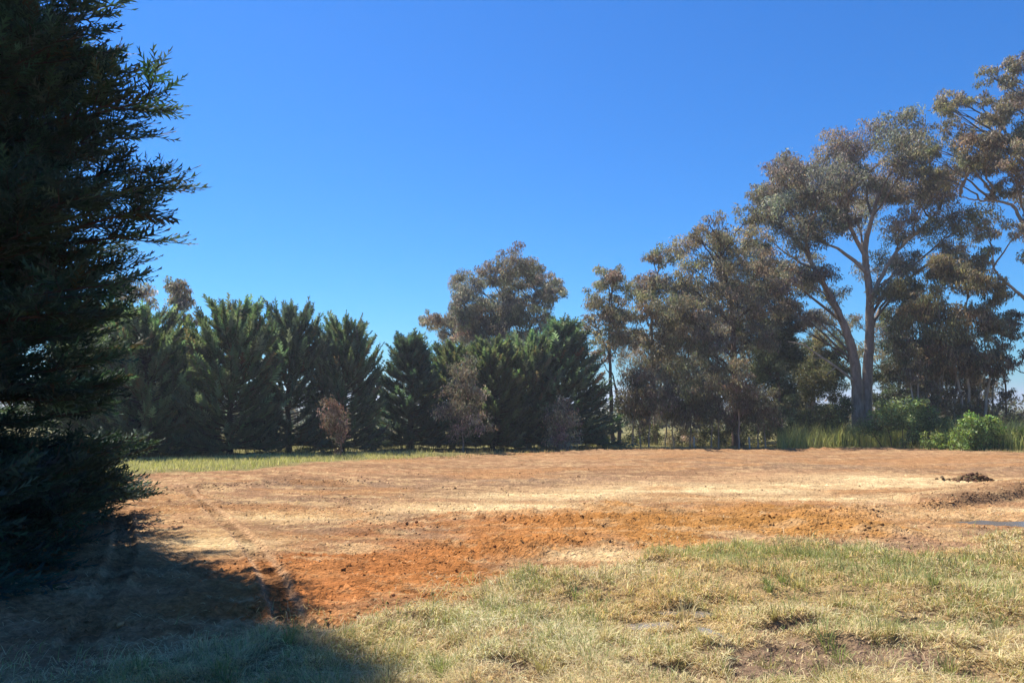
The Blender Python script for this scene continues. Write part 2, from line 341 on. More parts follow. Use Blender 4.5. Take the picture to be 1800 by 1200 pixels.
# ------------------------------------------------------------------ foliage builders
def inst(m, tv, tt, pos, X, Z, scale, col, quad=False):
    """instances of a flat template (x along, y across, z normal) with frames X, Z"""
    X = norm(X); Y = norm(np.cross(Z, X)); Z = np.cross(X, Y)
    n, k = len(pos), len(tv); s = np.broadcast_to(np.asarray(scale, float), (n,)) if np.ndim(scale) < 2 else None
    B = np.stack([X, Y, Z], 1)                                   # n,3,3
    if s is not None: v = np.einsum('kc,ncd->nkd', tv, B) * s[:, None, None]
    else: v = np.einsum('nkc,ncd->nkd', tv[None] * scale[:, None, :], B)
    v = v + pos[:, None]; f = (tt[None] + (np.arange(n) * k)[:, None, None]).reshape(-1, tt.shape[1])
    m.add(v.reshape(-1, 3), f if quad else None, None if quad else f, np.repeat(col, k, 0))
LEAF_V = np.array([[0, 0, 0], [0.42, 0.5, 0.06], [1, 0, -0.05], [0.42, -0.5, 0.06]]); LEAF_Q = np.array([[0, 1, 2, 3]])
def spray_template(nl, w, fwd, seed):
    r = np.random.default_rng(seed); V, T = [], []
    def tri(a, b, c): T.append([len(V), len(V) + 1, len(V) + 2]); V.extend([a, b, c])
    tri((0, -0.015, 0), (0, 0.015, 0), (1.0, 0, 0.10))
    for i in range(nl):
        t = 0.06 + 0.86 * i / (nl - 1); s = 1 if i % 2 else -1
        L = (0.42 - 0.30 * t) * r.uniform(0.8, 1.25); a = math.radians(fwd + r.uniform(-10, 10))
        bx, bz = t, 0.10 * t * t; d = (math.cos(a) * L, s * math.sin(a) * L, r.uniform(-0.05, 0.12) * 0.8)
        tri((bx - w, 0, bz), (bx + w, 0.0, bz), (bx + d[0], d[1], bz + d[2]))
    tri((0.86, -0.03, 0.07), (0.86, 0.03, 0.07), (1.12, 0, 0.13))
    return np.array(V), np.array(T)
SPRAY_FAR = [spray_template(10, 0.10, 44, s) for s in range(3)]
SPRAY_NEAR = [spray_template(8, 0.078, 38, s + 9) for s in range(3)]
LEAF_T = np.array([[0.06, 0.5, 0.0], [0.0, -0.5, 0.0], [1, 0.06, 0]]); LEAF_TT = np.array([[0, 1, 2]])
def jit(col, n, r, amt=0.25, hue=0.08):
    b = np.exp(r.normal(0, amt, (n, 1))); return np.clip(np.asarray(col)[None] * b * (1 + r.normal(0, hue, (n, 3))), 0.002, 0.9)

def cypress_parts(seed, H=9.0, R=2.3, nb=150, open_mid=0.0, leaders=4, full=0.86, peak=0.32, tip=1.9, up=0.75, col=(0.115, 0.155, 0.090)):
    """trunk mesh, limb mesh and crown mesh of one cypress, base at the origin"""
    r = np.random.default_rng(seed); trunk, limb, crown = MB(), MB(), MB()
    bc = (0.075, 0.055, 0.042)
    tp = np.stack([np.cumsum(r.normal(0, 0.05, 9)), np.cumsum(r.normal(0, 0.05, 9)), np.linspace(-0.15, H * 0.93, 9)], -1); tp[:2, :2] = 0
    trunk.tube(spline(tp, 4), np.linspace(0.19, 0.03, 33), 8, bc)
    leads = [(0.0, 0.0, 1.0)] + [(r.uniform(-.45, .45) * R, r.uniform(-.45, .45) * R, r.uniform(0.86, 1.0)) for _ in range(leaders - 1)]
    def prof(h):
        return R * np.where(h < peak, full + (1 - full) * h / peak, (1 - np.clip((h - peak) / (1.08 - peak), 0, 1) ** tip) ** 0.85) * (0.86 + 0.28 * vnoise(h * 7.0, h * 0, seed))
    P, X, Z, S = [], [], [], []
    for i in range(nb):
        h = 0.012 + 0.968 * ((i + r.uniform()) / nb) ** 0.92
        if r.uniform() < open_mid and 0.25 < h < 0.62: continue
        az = i * 2.399963 + r.normal(0, 0.35); rad = float(prof(np.array(h))) * r.uniform(0.72, 1.12)
        rise = rad * (0.12 + up * h) * r.uniform(0.8, 1.2); h0 = max(0.05 * H, h * H - rise)
        a = np.array([np.interp(h0, tp[:, 2], tp[:, 0]), np.interp(h0, tp[:, 2], tp[:, 1]), h0])
        e = np.array([a[0] + rad * math.cos(az), a[1] + rad * math.sin(az), max(h * H, 0.18)])
        c = a + (e - a) * np.array([0.6, 0.6, 0.22]); n = 9; pts = bez(a, c, e, n)
        limb.tube(pts[::2], np.linspace(0.045, 0.008, 5), 4, bc)
        tan = norm(np.gradient(pts, axis=0)); ns = int(7 + 8 * rad / R) + 4
        for k in range(ns):
            t = 0.22 + 0.78 * (k + r.uniform() * 0.8) / ns; t = min(t, 1); f = t * (n - 1); i0 = min(int(f), n - 2); p = pts[i0] + (pts[i0 + 1] - pts[i0]) * (f - i0); d = tan[min(i0 + 1, n - 1)]
            side = np.cross(d, (0, 0, 1)); side /= np.linalg.norm(side) + 1e-6
            sp = (1 - t) * 0.9 + 0.25; v = d + side * r.uniform(-1, 1) * sp + np.array([0, 0, r.uniform(0.0, 0.75)])
            P.append(p); X.append(v); Z.append(np.array([0, 0, 1]) + r.normal(0, 0.5, 3)); S.append(r.uniform(0.62, 1.12) * (0.85 if t < .95 else 1.0))
        P.append(e); X.append(tan[-1] + np.array([0, 0, 0.35])); Z.append(r.normal(0, 1, 3)); S.append(r.uniform(0.7, 1.1))
    for lx, ly, lh in leads:                                       # upright leader tips
        top = np.array([lx, ly, lh * H]); bot = np.array([lx * 0.4, ly * 0.4, lh * H * 0.7])
        limb.tube(bez(bot, (bot + top) / 2, top, 4), np.linspace(0.04, 0.01, 4), 4, bc)
        for k in range(46):
            t = r.uniform(0.0, 1.0); p = bot + (top - bot) * t; an = r.uniform(0, 6.28); w = 0.75 * (1 - t) + 0.12
            P.append(p); X.append(np.array([math.cos(an) * w, math.sin(an) * w, 0.75])); Z.append(r.normal(0, 1, 3)); S.append(0.45 + 0.6 * (1 - t))
    P, X, Z, S = map(np.array, (P, X, Z, S)); c = jit(col, len(P), r, 0.3, 0.10); dd = r.uniform(0, 1, len(P)) < 0.05; c[dd] = jit((0.13, 0.11, 0.075), int(dd.sum()), r, 0.2)
    k = r.integers(0, 3, len(P))
    for q in range(3): inst(crown, *SPRAY_FAR[q], P[k == q], X[k == q], Z[k == q], S[k == q], c[k == q])
    return trunk.mesh('trunk', M_bark, True), limb.mesh('limb', M_bark, True), crown.mesh('crown', M_cyp)
CYP = [cypress_parts(1, nb=200, leaders=6, peak=0.45, tip=3.0, col=(0.108, 0.152, 0.112)), cypress_parts(2, nb=185, open_mid=0.5, leaders=5, peak=0.5, tip=2.6, up=0.9, col=(0.094, 0.138, 0.118)), cypress_parts(3, nb=200, leaders=3, peak=0.3, tip=2.2, up=0.55, col=(0.118, 0.155, 0.098)),
       cypress_parts(4, nb=200, leaders=1, R=2.2, peak=0.2, tip=1.25, up=0.6, full=0.95, col=(0.095, 0.148, 0.12)), cypress_parts(5, nb=190, leaders=4, peak=0.4, tip=2.0, up=0.95, open_mid=0.15, col=(0.10, 0.142, 0.112))]
def cypress(px, top, hw, Y, var, label, rot):
    b = on_ground(px, Y); H = at(px, top, Y)[2] - b[2]; R = hw * 1.14 / FPX * Y
    t = thing('cypress_tree', label, 'conifer', b, 'dark cypresses in the far row')
    for nm, me in zip(('trunk', 'branches', 'crown'), CYP[var]):
        o = bpy.data.objects.new(nm, me); COL.objects.link(o); o.parent = t
        if nm == 'branches': o['kind'] = 'stuff'
    t.scale = (R / 2.3, R / 2.3, H * 0.94 / 9.0); t.rotation_euler[2] = rot
    return t
for a in [
    (178, 522, 74, 36.5, 2, 'dark cypress rising right behind the near conifer, leftmost of the far row', 0.3),
    (250, 532, 66, 35.0, 0, 'broad cypress with grassy strip before it, left of slim round-topped gum', 1.1),
    (322, 585, 44, 38.0, 4, 'narrow cypress under the slim round-topped gum, beside bare dark stems', 2.0),
    (405, 520, 68, 36.0, 0, 'tall dense cypress with spiky crown, left of the see-through cypress', 2.6),
    (508, 526, 60, 38.5, 1, 'see-through cypress with sky showing between its bare lower limbs', 0.2),
    (602, 552, 57, 39.5, 4, 'cypress behind the small rusty dead sapling, left of the sky gap', 3.6),
    (722, 582, 60, 42.0, 3, 'pointed cypress just right of the sky gap in the row', 0.9),
    (796, 596, 58, 44.5, 2, 'cypress half hidden by the tall brown sapling in front of it', 4.1),
    (866, 588, 56, 43.5, 2, 'green cypress right of the tall brown sapling, beneath the round gum crown', 5.0),
    (930, 580, 54, 45.0, 0, 'cypress behind and left of the bushy brown sapling', 1.7),
    (990, 556, 74, 46.0, 3, 'wide pointed cypress at right end of the row, beside slender gums', 2.9)]:
    cypress(*a)

# the big near cypress on the left
def near_cypress():
    r = np.random.default_rng(77); base = np.array([-10.0, 10.3, 0.0]); base[2] = float(gz(base[0], base[1])[0])
    t = thing('cypress_tree', 'huge dark cypress towering at the left edge, nearest tree, casting the long shadow', 'conifer', base)
    H = 18.5; bc = (0.07, 0.05, 0.04); trunk, limb, crown = MB(), MB(), MB()
    tp = np.stack([np.cumsum(r.normal(0, 0.06, 9)), np.cumsum(r.normal(0, 0.06, 9)), np.linspace(-0.2, H * 0.95, 9)], -1); tp[:2, :2] = 0
    trunk.tube(spline(tp, 4), np.linspace(0.34, 0.04, 33), 10, bc)
    def prof(h): return np.interp(h * H, [0, 3, 6, 12, 15, 17.5, 18.5], [4.2, 4.3, 3.7, 3.0, 2.4, 1.1, 0.3])
    ends = []
    nb = 170
    for i in range(nb):
        h = 0.015 + 0.97 * ((i + r.uniform()) / nb) ** 0.95; az = i * 2.399963 + r.normal(0, 0.3); rad = float(prof(np.array(h))) * r.uniform(0.78, 1.05)
        ends.append((np.array([rad * math.cos(az), rad * math.sin(az), max(h * H, 0.22)]), 1.0 if h * H < 8 else 1.5))
    for px, py, Y in [(165, 4, 9.6), (195, 122, 9.2), (290, 166, 9.4), (200, 236, 9.6), (322, 308, 9.5), (262, 362, 9.2), (252, 412, 9.8), (208, 470, 9.6), (225, 300, 9.7), (230, 170, 9.3), (120, 30, 9.1), (190, 560, 10.5), (160, 640, 9.0), (245, 868, 13.6), (205, 845, 13.0), (150, 900, 11), (60, 985, 8.2), (20, 1040, 7.0), (120, 60, 8.5), (150, 100, 8.8), (180, 330, 9.0), (200, 520, 10.2), (175, 720, 11)]:
        ends.append((at(px, py, Y) - base, 1.1))
    for k in range(80):
        py = r.uniform(-120, 830); px = r.uniform(-80, np.interp(py, [-120, 60, 250, 450, 830], [60, 105, 170, 185, 185])); ends.append((at(px, py, r.uniform(8.0, 11.5)) - base, 1.0))
    for k in range(36):
        yy = r.uniform(6.6, 14.8); xx = np.interp(yy, [6.6, 9, 12, 14.8], [-5.4, -5.3, -6.2, -7.4]) - abs(r.normal(0, 0.35)); ends.append((np.array([xx, yy, float(gz0(yy)) + r.uniform(0.12, 1.3)]) - base, 1.0))
    P, X, Z, S = [], [], [], []
    up = np.array([0, 0, 1.0])
    for e, sc in ends:
        rad = math.hypot(e[0], e[1]); h0 = np.clip(e[2] - rad * r.uniform(-0.02, 0.22), 0.35, H * 0.93)
        a = np.array([0, 0, h0]); c = a + (e - a) * np.array([0.55, 0.55, 0.75 if e[2] < 1.0 else 0.35]); n = 12; pts = bez(a, c, e, n); limb.tube(pts[::2], np.linspace(0.06, 0.012, 6), 4, bc)
        tan = norm(np.gradient(pts, axis=0)); n2 = int((6 + 6 * rad / 4.4) / sc)
        for k in range(n2 + 1):
            tt = 1.0 if k == n2 else 0.30 + 0.66 * (k + r.uniform()) / n2; f = tt * (n - 1); i0 = min(int(f), n - 2); p = pts[i0] + (pts[i0 + 1] - pts[i0]) * (f - i0); d = tan[i0 + 1]
            side = norm(np.cross(d, up)); L = (0.55 + 0.75 * (1 - tt)) * r.uniform(0.75, 1.2) * sc
            v = norm(d + side * (0 if k == n2 else (1 if k % 2 else -1) * r.uniform(0.45, 0.95)) + up * r.uniform(-0.2, 0.22)); q = p + v * L + up * 0.05 * L
            if k == n2: p, q = p - d * L, p + up * 0.03
            pp = bez(p, (p + q) / 2 - up * 0.06 * L, q, 6); limb.tube(pp[::2], np.linspace(0.012, 0.005, 3), 3, bc, False)
            ns = int(11 * L / sc + 5); s2 = norm(np.cross(v, up))
            for z in range(ns):
                u = (z + r.uniform()) / ns; p3 = p + (q - p) * u - up * 0.06 * L * 4 * u * (1 - u) * 0.5; sgn = 1 if z % 2 else -1
                dd = v * r.uniform(0.6, 1.1) + s2 * sgn * r.uniform(0.25, 0.8) * (1.1 - 0.6 * u) + up * r.uniform(-0.3, 0.5)
                P.append(p3); X.append(dd); Z.append(up + r.normal(0, 0.55, 3)); S.append(r.uniform(0.26, 0.48) * (1.15 - 0.4 * u) * sc)
            P.append(q - v * 0.12); X.append(v + up * 0.1); Z.append(up + r.normal(0, 0.3, 3)); S.append(0.36)
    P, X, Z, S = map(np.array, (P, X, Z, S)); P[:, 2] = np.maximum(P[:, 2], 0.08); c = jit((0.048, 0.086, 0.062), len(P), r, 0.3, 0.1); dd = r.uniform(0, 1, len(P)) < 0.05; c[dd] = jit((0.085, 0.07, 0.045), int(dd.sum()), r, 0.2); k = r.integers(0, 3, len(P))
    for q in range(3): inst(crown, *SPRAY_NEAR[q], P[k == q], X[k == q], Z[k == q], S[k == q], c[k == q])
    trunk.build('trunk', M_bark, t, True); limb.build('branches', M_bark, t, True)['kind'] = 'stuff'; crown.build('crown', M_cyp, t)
near_cypress()

def leaves(m, r, cen, R, n, L, W, droop, col, amt=0.3, shell=0.0, flat=0.85, tri=False):
    """n leaves in a cloud round cen; droop 1 hangs down, 0 points anywhere"""
    d = norm(r.normal(0, 1, (n, 3))); rad = r.uniform(0, 1, (n, 1)) ** (1 / 2.2); rad = shell + (1 - shell) * rad
    p = np.asarray(cen) + d * rad * np.array([R, R, R * flat])
    X = norm(r.normal(0, 1, (n, 3)) * (1 - 0.5 * droop) + np.array([0, 0, -1.5 * droop])); Zz = r.normal(0, 1, (n, 3))
    sl = r.uniform(0.7, 1.3, n)
    a = (LEAF_T, LEAF_TT) if tri else (LEAF_V, LEAF_Q)
    inst(m, *a, p, X, Zz, np.stack([L * sl, W * sl, L * sl], -1), jit(col, n, r, amt), quad=not tri)

def gum(name, label, cat, trunks, Y, r0, lobes, col, seed, bark=(0.26, 0.21, 0.165), dens=1.0, L=0.22, W=0.072, droop=0.75, ydepth=1.0, group=None, base=None, mat=None, clump=0.30, dry=0.0):
    """a tree drawn up from trunk lines (px, py) and leaf masses (px, py, r) at its own distance Y; every leaf mass gets a limb"""
    r = np.random.default_rng(seed); s = Y / FPX
    T = [np.array([at(px, py, Y) for px, py in tr]) for tr in trunks]
    b = T[0][0].copy(); b[2] = float(gz(b[0], b[1])[0]) if base is None else base
    t = thing(name, label, cat, b, group); crown = MB(); paths = []
    for k, P in enumerate(T):
        P = P - b
        low = k == 0 or P[0, 2] < 2.3
        if low: P[0, 2] = -0.15
        P[1:, 1] += np.cumsum(r.normal(0, 0.12, len(P) - 1)); sp = spline(P, 6); sp[1:-1] += r.normal(0, 0.02, (len(sp) - 2, 3))
        ra = r0 * (1.0 if k == 0 else 0.92 if low else 0.36); rad = np.linspace(ra, ra * 0.25, len(sp)); rad[0] *= 1.25; m = MB(); m.tube(sp, rad, 9, bark); m.build('trunk', M_bark, t, True); paths.append((sp, rad))
    allp = np.vstack([p[max(2, len(p) // 3):] for p, _ in paths])
    lobes = list(lobes) + [(px + r.normal(0, 0.75) * rp, py + r.normal(0.15, 0.6) * rp, rp * r.uniform(0.6, 0.9)) for px, py, rp in lobes if r.uniform() < 0.7]
    for (px, py, rp) in lobes:
        R = rp * s * 1.12; c = at(px, py, Y) - b; c[1] += r.normal(0, 1) * ydepth * (0.6 + R * 0.5)
        hor = np.hypot(allp[:, 0] - c[0], allp[:, 1] - c[1]); cost = np.abs((c[2] - allp[:, 2]) - hor * 0.9) + 0.55 * hor + np.where(allp[:, 2] > c[2], 3, 0); a = allp[np.argmin(cost)]
        m = MB(); mid = a + (c - a) * np.array([0.45, 0.45, 0.62]) + r.normal(0, 0.22, 3) * np.linalg.norm(c - a) * 0.4; pl = bez(a, mid, c, 9); pl[1:-1] += r.normal(0, 0.05, (7, 3))
        m.tube(pl, np.linspace(min(r0 * 0.26, 0.03 + 0.012 * np.linalg.norm(c - a)), 0.015, 9), 5, np.asarray(bark) * 0.6)
        nc = int(max(5, 9 * R ** 1.3 + 5)); pal = jit(col, 1, r, 0.16, 0.06)[0]
        for k in range(nc):
            d = norm(r.normal(0, 1, 3)); q = c + d * R * r.uniform(0.4, 1.1) * np.array([1, 1, 0.8]); i0 = r.integers(4, 9); m.tube(bez(pl[i0], (pl[i0] + q) / 2 + r.normal(0, 0.1, 3), q, 3), np.linspace(0.02, 0.006, 3), 3, np.asarray(bark) * 0.5, False)
            rc = R * clump * r.uniform(0.7, 1.2) + 0.12; n = int(dens * 92 * (rc / 0.5) ** 2 + 6)
            leaves(crown, r, q, rc, n, L, W, droop, jit(pal, 1, r, 0.16, 0.05)[0], flat=0.75, tri=True)
        m.build('limb', M_bark, t, True)
    crown.build('crown', mat or M_leaf, t)
    return t
OLIVE = (0.225, 0.202, 0.145); GREYG = (0.232, 0.212, 0.174); BROWN = (0.195, 0.165, 0.112); GREEN = (0.12, 0.13, 0.06); DARK = (0.09, 0.104, 0.066)
WHITE_BARK = (0.42, 0.36, 0.29); RED_BARK = (0.14, 0.085, 0.065)
FG = 'tall gums behind the paddock'
# behind the cypress row
gum('eucalyptus_tree', 'slim gum with round tuft crown poking above the left cypresses', 'gum tree', [[(322, 800), (318, 690), (314, 600), (312, 530)]], 43, 0.13,
    [(312, 503, 20), (300, 512, 16), (325, 510, 17), (315, 530, 18), (300, 555, 12), (330, 560, 11)], GREYG, 201, group=FG, dens=1.1, bark=RED_BARK)
gum('eucalyptus_tree', 'thin wispy gum behind the leftmost cypresses, close to the near conifer', 'gum tree', [[(240, 802), (238, 690), (236, 600), (232, 520)]], 44, 0.12,
    [(232, 497, 18), (215, 505, 15), (250, 508, 16), (240, 530, 17)], GREYG, 202, group=FG, dens=0.9, bark=RED_BARK)
gum('eucalyptus_tree', 'rounded gum crown rising above the middle of the cypress row', 'gum tree', [[(890, 780), (888, 690), (880, 600), (885, 530)], [(888, 640), (935, 570), (960, 520)]], 60, 0.3,
    [(812, 490, 24), (835, 525, 34), (800, 552, 30), (770, 572, 22), (845, 570, 36), (905, 466, 30), (880, 482, 28), (925, 480, 30), (905, 510, 36), (955, 495, 24), (978, 497, 18), (950, 525, 26), (880, 550, 38), (930, 560, 30), (962, 568, 20), (765, 560, 14), (870, 590, 34), (825, 588, 28), (925, 598, 28), (790, 590, 20)], GREYG, 203, group=FG, dens=1.15)
# right of the row
gum('eucalyptus_tree', 'slender dark-stemmed gum standing next to the last cypress', 'gum tree', [[(1077, 783), (1074, 690), (1072, 600), (1072, 530)], [(1090, 783), (1084, 700), (1076, 655)]], 48, 0.16,
    [(1070, 484, 26), (1086, 505, 26), (1050, 522, 22), (1064, 550, 32), (1092, 545, 26), (1042, 580, 22), (1075, 590, 32), (1102, 590, 26), (1060, 625, 22)], OLIVE, 204, group=FG, bark=(0.15, 0.115, 0.09), dens=0.95)
gum('eucalyptus_tree', 'open gum with flat top tuft, right of the slender dark-stemmed gum', 'gum tree', [[(1152, 783), (1150, 690), (1146, 600), (1150, 520), (1160, 470)]], 52, 0.17,
    [(1165, 447, 25), (1190, 445, 15), (1145, 455, 14), (1140, 500, 28), (1172, 512, 34), (1128, 540, 32), (1160, 560, 36), (1115, 590, 30), (1150, 610, 32), (1195, 540, 30), (1130, 500, 18)], OLIVE, 205, group=FG, dens=0.75)
gum('eucalyptus_tree', 'dense gum with thick reddish trunk in the middle of the wood', 'gum tree', [[(1293, 783), (1294, 690), (1290, 600), (1285, 520), (1270, 450)]], 50, 0.27,
    [(1235, 407, 27), (1262, 425, 34), (1215, 470, 30), (1268, 480, 42), (1228, 525, 42), (1302, 388, 24), (1318, 420, 30), (1290, 445, 34), (1290, 540, 44), (1348, 470, 34), (1360, 500, 28), (1240, 580, 40), (1200, 580, 34), (1320, 590, 36), (1345, 540, 34), (1215, 415, 14)], OLIVE, 206, group=FG, bark=RED_BARK, dens=0.7)
gum('eucalyptus_tree', 'dark blackish-green tree left of the pale twin trunks', 'tree', [[(1372, 780), (1368, 690), (1362, 600), (1345, 500), (1335, 430)]], 55, 0.2,
    [(1335, 430, 30), (1350, 470, 34), (1330, 510, 34), (1370, 560, 36), (1345, 600, 40), (1385, 620, 36), (1330, 650, 36), (1370, 670, 40), (1310, 590, 30), (1395, 590, 24)], DARK, 207, group=FG, bark=RED_BARK, dens=1.2, droop=0.3)
gum('eucalyptus_tree', 'great spreading gum with pale twin trunks and wide domed crown', 'gum tree',
    [[(1510, 745), (1506, 690), (1500, 640), (1486, 590), (1468, 545), (1438, 490), (1412, 445)], [(1522, 745), (1526, 680), (1532, 600), (1532, 520), (1524, 445), (1530, 400), (1545, 340)], [(1532, 520), (1570, 450), (1620, 400), (1650, 370)], [(1524, 455), (1495, 400), (1470, 350), (1440, 320)], [(1526, 480), (1480, 440), (1440, 425)]], 52, 0.46,
    [(1345, 322, 26), (1375, 300, 30), (1418, 290, 34), (1478, 246, 32), (1505, 262, 36), (1560, 236, 32), (1600, 245, 26), (1555, 285, 44), (1612, 300, 38), (1450, 330, 42), (1385, 352, 40), (1400, 415, 40), (1500, 330, 42), (1560, 345, 42), (1640, 350, 38), (1650, 400, 30), (1400, 560, 28), (1450, 555, 24), (1585, 455, 30), (1690, 400, 32), (1695, 435, 26), (1340, 370, 26), (1365, 330, 30), (1520, 300, 38), (1440, 300, 30), (1590, 280, 34), (1600, 405, 24), (1430, 480, 38), (1352, 400, 26), (1390, 495, 36), (1545, 515, 24), (1330, 345, 16), (1440, 395, 34), (1480, 395, 28), (1610, 450, 24), (1660, 310, 30), (1470, 520, 22), (1350, 440, 24), (1570, 400, 24), (1375, 540, 26), (1600, 350, 34), (1420, 345, 34)],
    GREYG, 208, group=FG, bark=(0.34, 0.27, 0.22), dens=0.62, ydepth=1.6, clump=0.36)
gum('eucalyptus_tree', 'tallest gum, cut by the right edge of the view, with pale crooked limb', 'gum tree',
    [[(1880, 780), (1872, 680), (1850, 580), (1830, 480), (1815, 380), (1818, 280), (1825, 180)], [(1842, 555), (1800, 525), (1770, 500), (1745, 470), (1740, 440)], [(1815, 400), (1795, 385), (1782, 362), (1755, 352), (1720, 352), (1690, 345)], [(1818, 300), (1785, 260), (1760, 230)]], 46, 0.36,
    [(1680, 172, 26), (1665, 190, 16), (1712, 160, 18), (1742, 134, 20), (1770, 118, 18), (1795, 106, 22), (1742, 200, 28), (1780, 190, 28), (1722, 238, 26), (1690, 270, 32), (1668, 296, 26), (1740, 280, 36), (1790, 245, 34), (1715, 310, 30), (1790, 320, 28), (1760, 395, 26), (1795, 415, 28), (1750, 420, 18), (1830, 150, 50), (1860, 230, 60), (1850, 330, 55), (1860, 430, 50), (1760, 330, 22), (1650, 260, 14), (1785, 560, 12)],
    OLIVE, 209, group=FG, bark=(0.33, 0.27, 0.22), dens=1.15)
gum('eucalyptus_tree', 'weeping olive gum with leaning pale stems, right of the great gum', 'gum tree',
    [[(1692, 765), (1690, 720), (1676, 650), (1655, 580), (1648, 520)], [(1700, 765), (1702, 700), (1690, 620), (1690, 540), (1705, 480)], [(1640, 750), (1650, 690), (1632, 640), (1625, 590)], [(1725, 755), (1732, 700), (1738, 650), (1725, 600)]], 47, 0.11,
    [(1702, 465, 32), (1735, 455, 18), (1720, 505, 26), (1745, 525, 16), (1655, 465, 28), (1625, 500, 30), (1610, 540, 28), (1590, 500, 24), (1680, 500, 30), (1660, 540, 34), (1692, 560, 34), (1640, 585, 36), (1700, 605, 30), (1655, 625, 36), (1700, 640, 32), (1620, 620, 28), (1720, 570, 22), (1672, 480, 26), (1640, 660, 26), (1725, 640, 24), (1600, 580, 26)],
    (0.225, 0.198, 0.12), 210, group=FG, bark=WHITE_BARK, dens=0.85, droop=1.0, clump=0.36)
gum('eucalyptus_tree', 'young gum on a thin dark pole stem near the right edge', 'gum tree', [[(1768, 752), (1765, 690), (1760, 620), (1756, 570)]], 50, 0.075,
    [(1750, 565, 20), (1770, 585, 20), (1735, 585, 17), (1760, 605, 18), (1785, 575, 15), (1745, 620, 12)], OLIVE, 211, group=FG, bark=RED_BARK, dens=0.7)
gum('eucalyptus_tree', 'brown-green gum bough low at the right edge', 'gum tree', [[(1835, 770), (1830, 700), (1822, 640), (1815, 590)]], 44, 0.1,
    [(1802, 625, 22), (1815, 590, 22), (1825, 660, 24), (1790, 640, 13), (1835, 610, 28)], BROWN, 212, group=FG, dens=0.9)
gum('eucalyptus_tree', 'round-headed olive tree seen behind the fallen pale branch', 'tree', [[(1430, 778), (1430, 720), (1426, 680), (1428, 640)]], 62, 0.2,
    [(1420, 632, 42), (1448, 615, 34), (1395, 630, 34), (1470, 640, 26), (1400, 675, 36), (1455, 665, 32), (1430, 700, 36), (1395, 715, 26), (1465, 705, 26)], (0.15, 0.14, 0.07), 213, group=FG, dens=1.0, droop=0.4)
gum('eucalyptus_tree', 'dark leafy tree just right of the pale twin trunks', 'tree', [[(1582, 770), (1582, 710), (1585, 650), (1588, 600)]], 56, 0.14,
    [(1562, 655, 22), (1556, 692, 20), (1562, 722, 20), (1585, 630, 26), (1600, 600, 24), (1578, 660, 26), (1590, 690, 24), (1570, 620, 18), (1610, 640, 22), (1560, 560, 24), (1600, 560, 24)], DARK, 214, group=FG, dens=1.15, droop=0.5)
gum('eucalyptus_tree', 'olive gum standing back between the flat-topped gum and reddish trunk', 'gum tree', [[(1208, 780), (1206, 700), (1210, 620), (1205, 560)]], 64, 0.16,
    [(1205, 545, 32), (1180, 575, 32), (1230, 580, 34), (1170, 620, 30), (1215, 625, 34), (1245, 640, 32), (1110, 640, 30), (1140, 655, 30), (1190, 670, 30), (1230, 690, 28)], OLIVE, 215, group=FG, dens=0.6)
gum('eucalyptus_tree', 'brownish gum thicket low behind the weeping gum', 'gum tree', [[(1660, 775), (1662, 720), (1668, 680), (1660, 640)], [(1720, 775), (1722, 720), (1715, 680)]], 60, 0.1,
    [(1640, 650, 30), (1670, 665, 30), (1700, 670, 28), (1625, 690, 26), (1655, 705, 28), (1690, 710, 26), (1730, 690, 22), (1720, 720, 22), (1610, 720, 22)], (0.21, 0.175, 0.115), 216, group=FG, dens=0.8)
gum('eucalyptus_tree', 'shadowy gum filling the gap left of the reddish trunk top', 'gum tree', [[(1262, 780), (1262, 700), (1258, 620), (1265, 540)]], 58, 0.17,
    [(1262, 520, 34), (1300, 500, 34), (1240, 560, 34), (1280, 580, 36), (1315, 560, 30), (1260, 625, 34), (1300, 640, 34), (1330, 620, 28), (1270, 680, 30), (1320, 690, 28)], (0.16, 0.145, 0.10), 217, group=FG, dens=0.55)
gum('eucalyptus_tree', 'thin olive gum standing far back between the twin trunks and dark leafy tree', 'gum tree', [[(1556, 775), (1555, 700), (1550, 640), (1556, 580)]], 66, 0.13,
    [(1556, 570, 26), (1575, 590, 24), (1548, 610, 20), (1465, 575, 24), (1445, 555, 24), (1570, 640, 20), (1545, 735, 18), (1480, 735, 20)], OLIVE, 218, group=FG, dens=0.7)
# pale bough fallen across the gap
def bough():
    b = at(1495, 668, 51.0); t = thing('fallen_branch', 'long pale dead branch slanting down to the twin trunks', 'branch', b); m = MB()
    P = np.array([at(*p) for p in [(1499, 668, 51.6), (1470, 645, 51.2), (1440, 625, 51), (1412, 606, 50.8), (1385, 600, 50.6)]]) - b; m.tube(spline(P, 5), np.linspace(0.10, 0.03, 21), 7, (0.46, 0.39, 0.31)); m.build('stem', M_bark, t, True)
    for q in [((1450, 631), (1425, 630)), ((1420, 611), (1405, 590)), ((1470, 645), (1452, 660))]:
        m = MB(); a, c = at(*q[0], 51) - b, at(*q[1], 50.5) - b; m.tube(bez(a, (a + c) / 2 + np.array([0, 0, .1]), c, 5), np.linspace(0.035, 0.012, 5), 5, (0.44, 0.37, 0.3)); m.build('twig', M_bark, t, True)
bough()
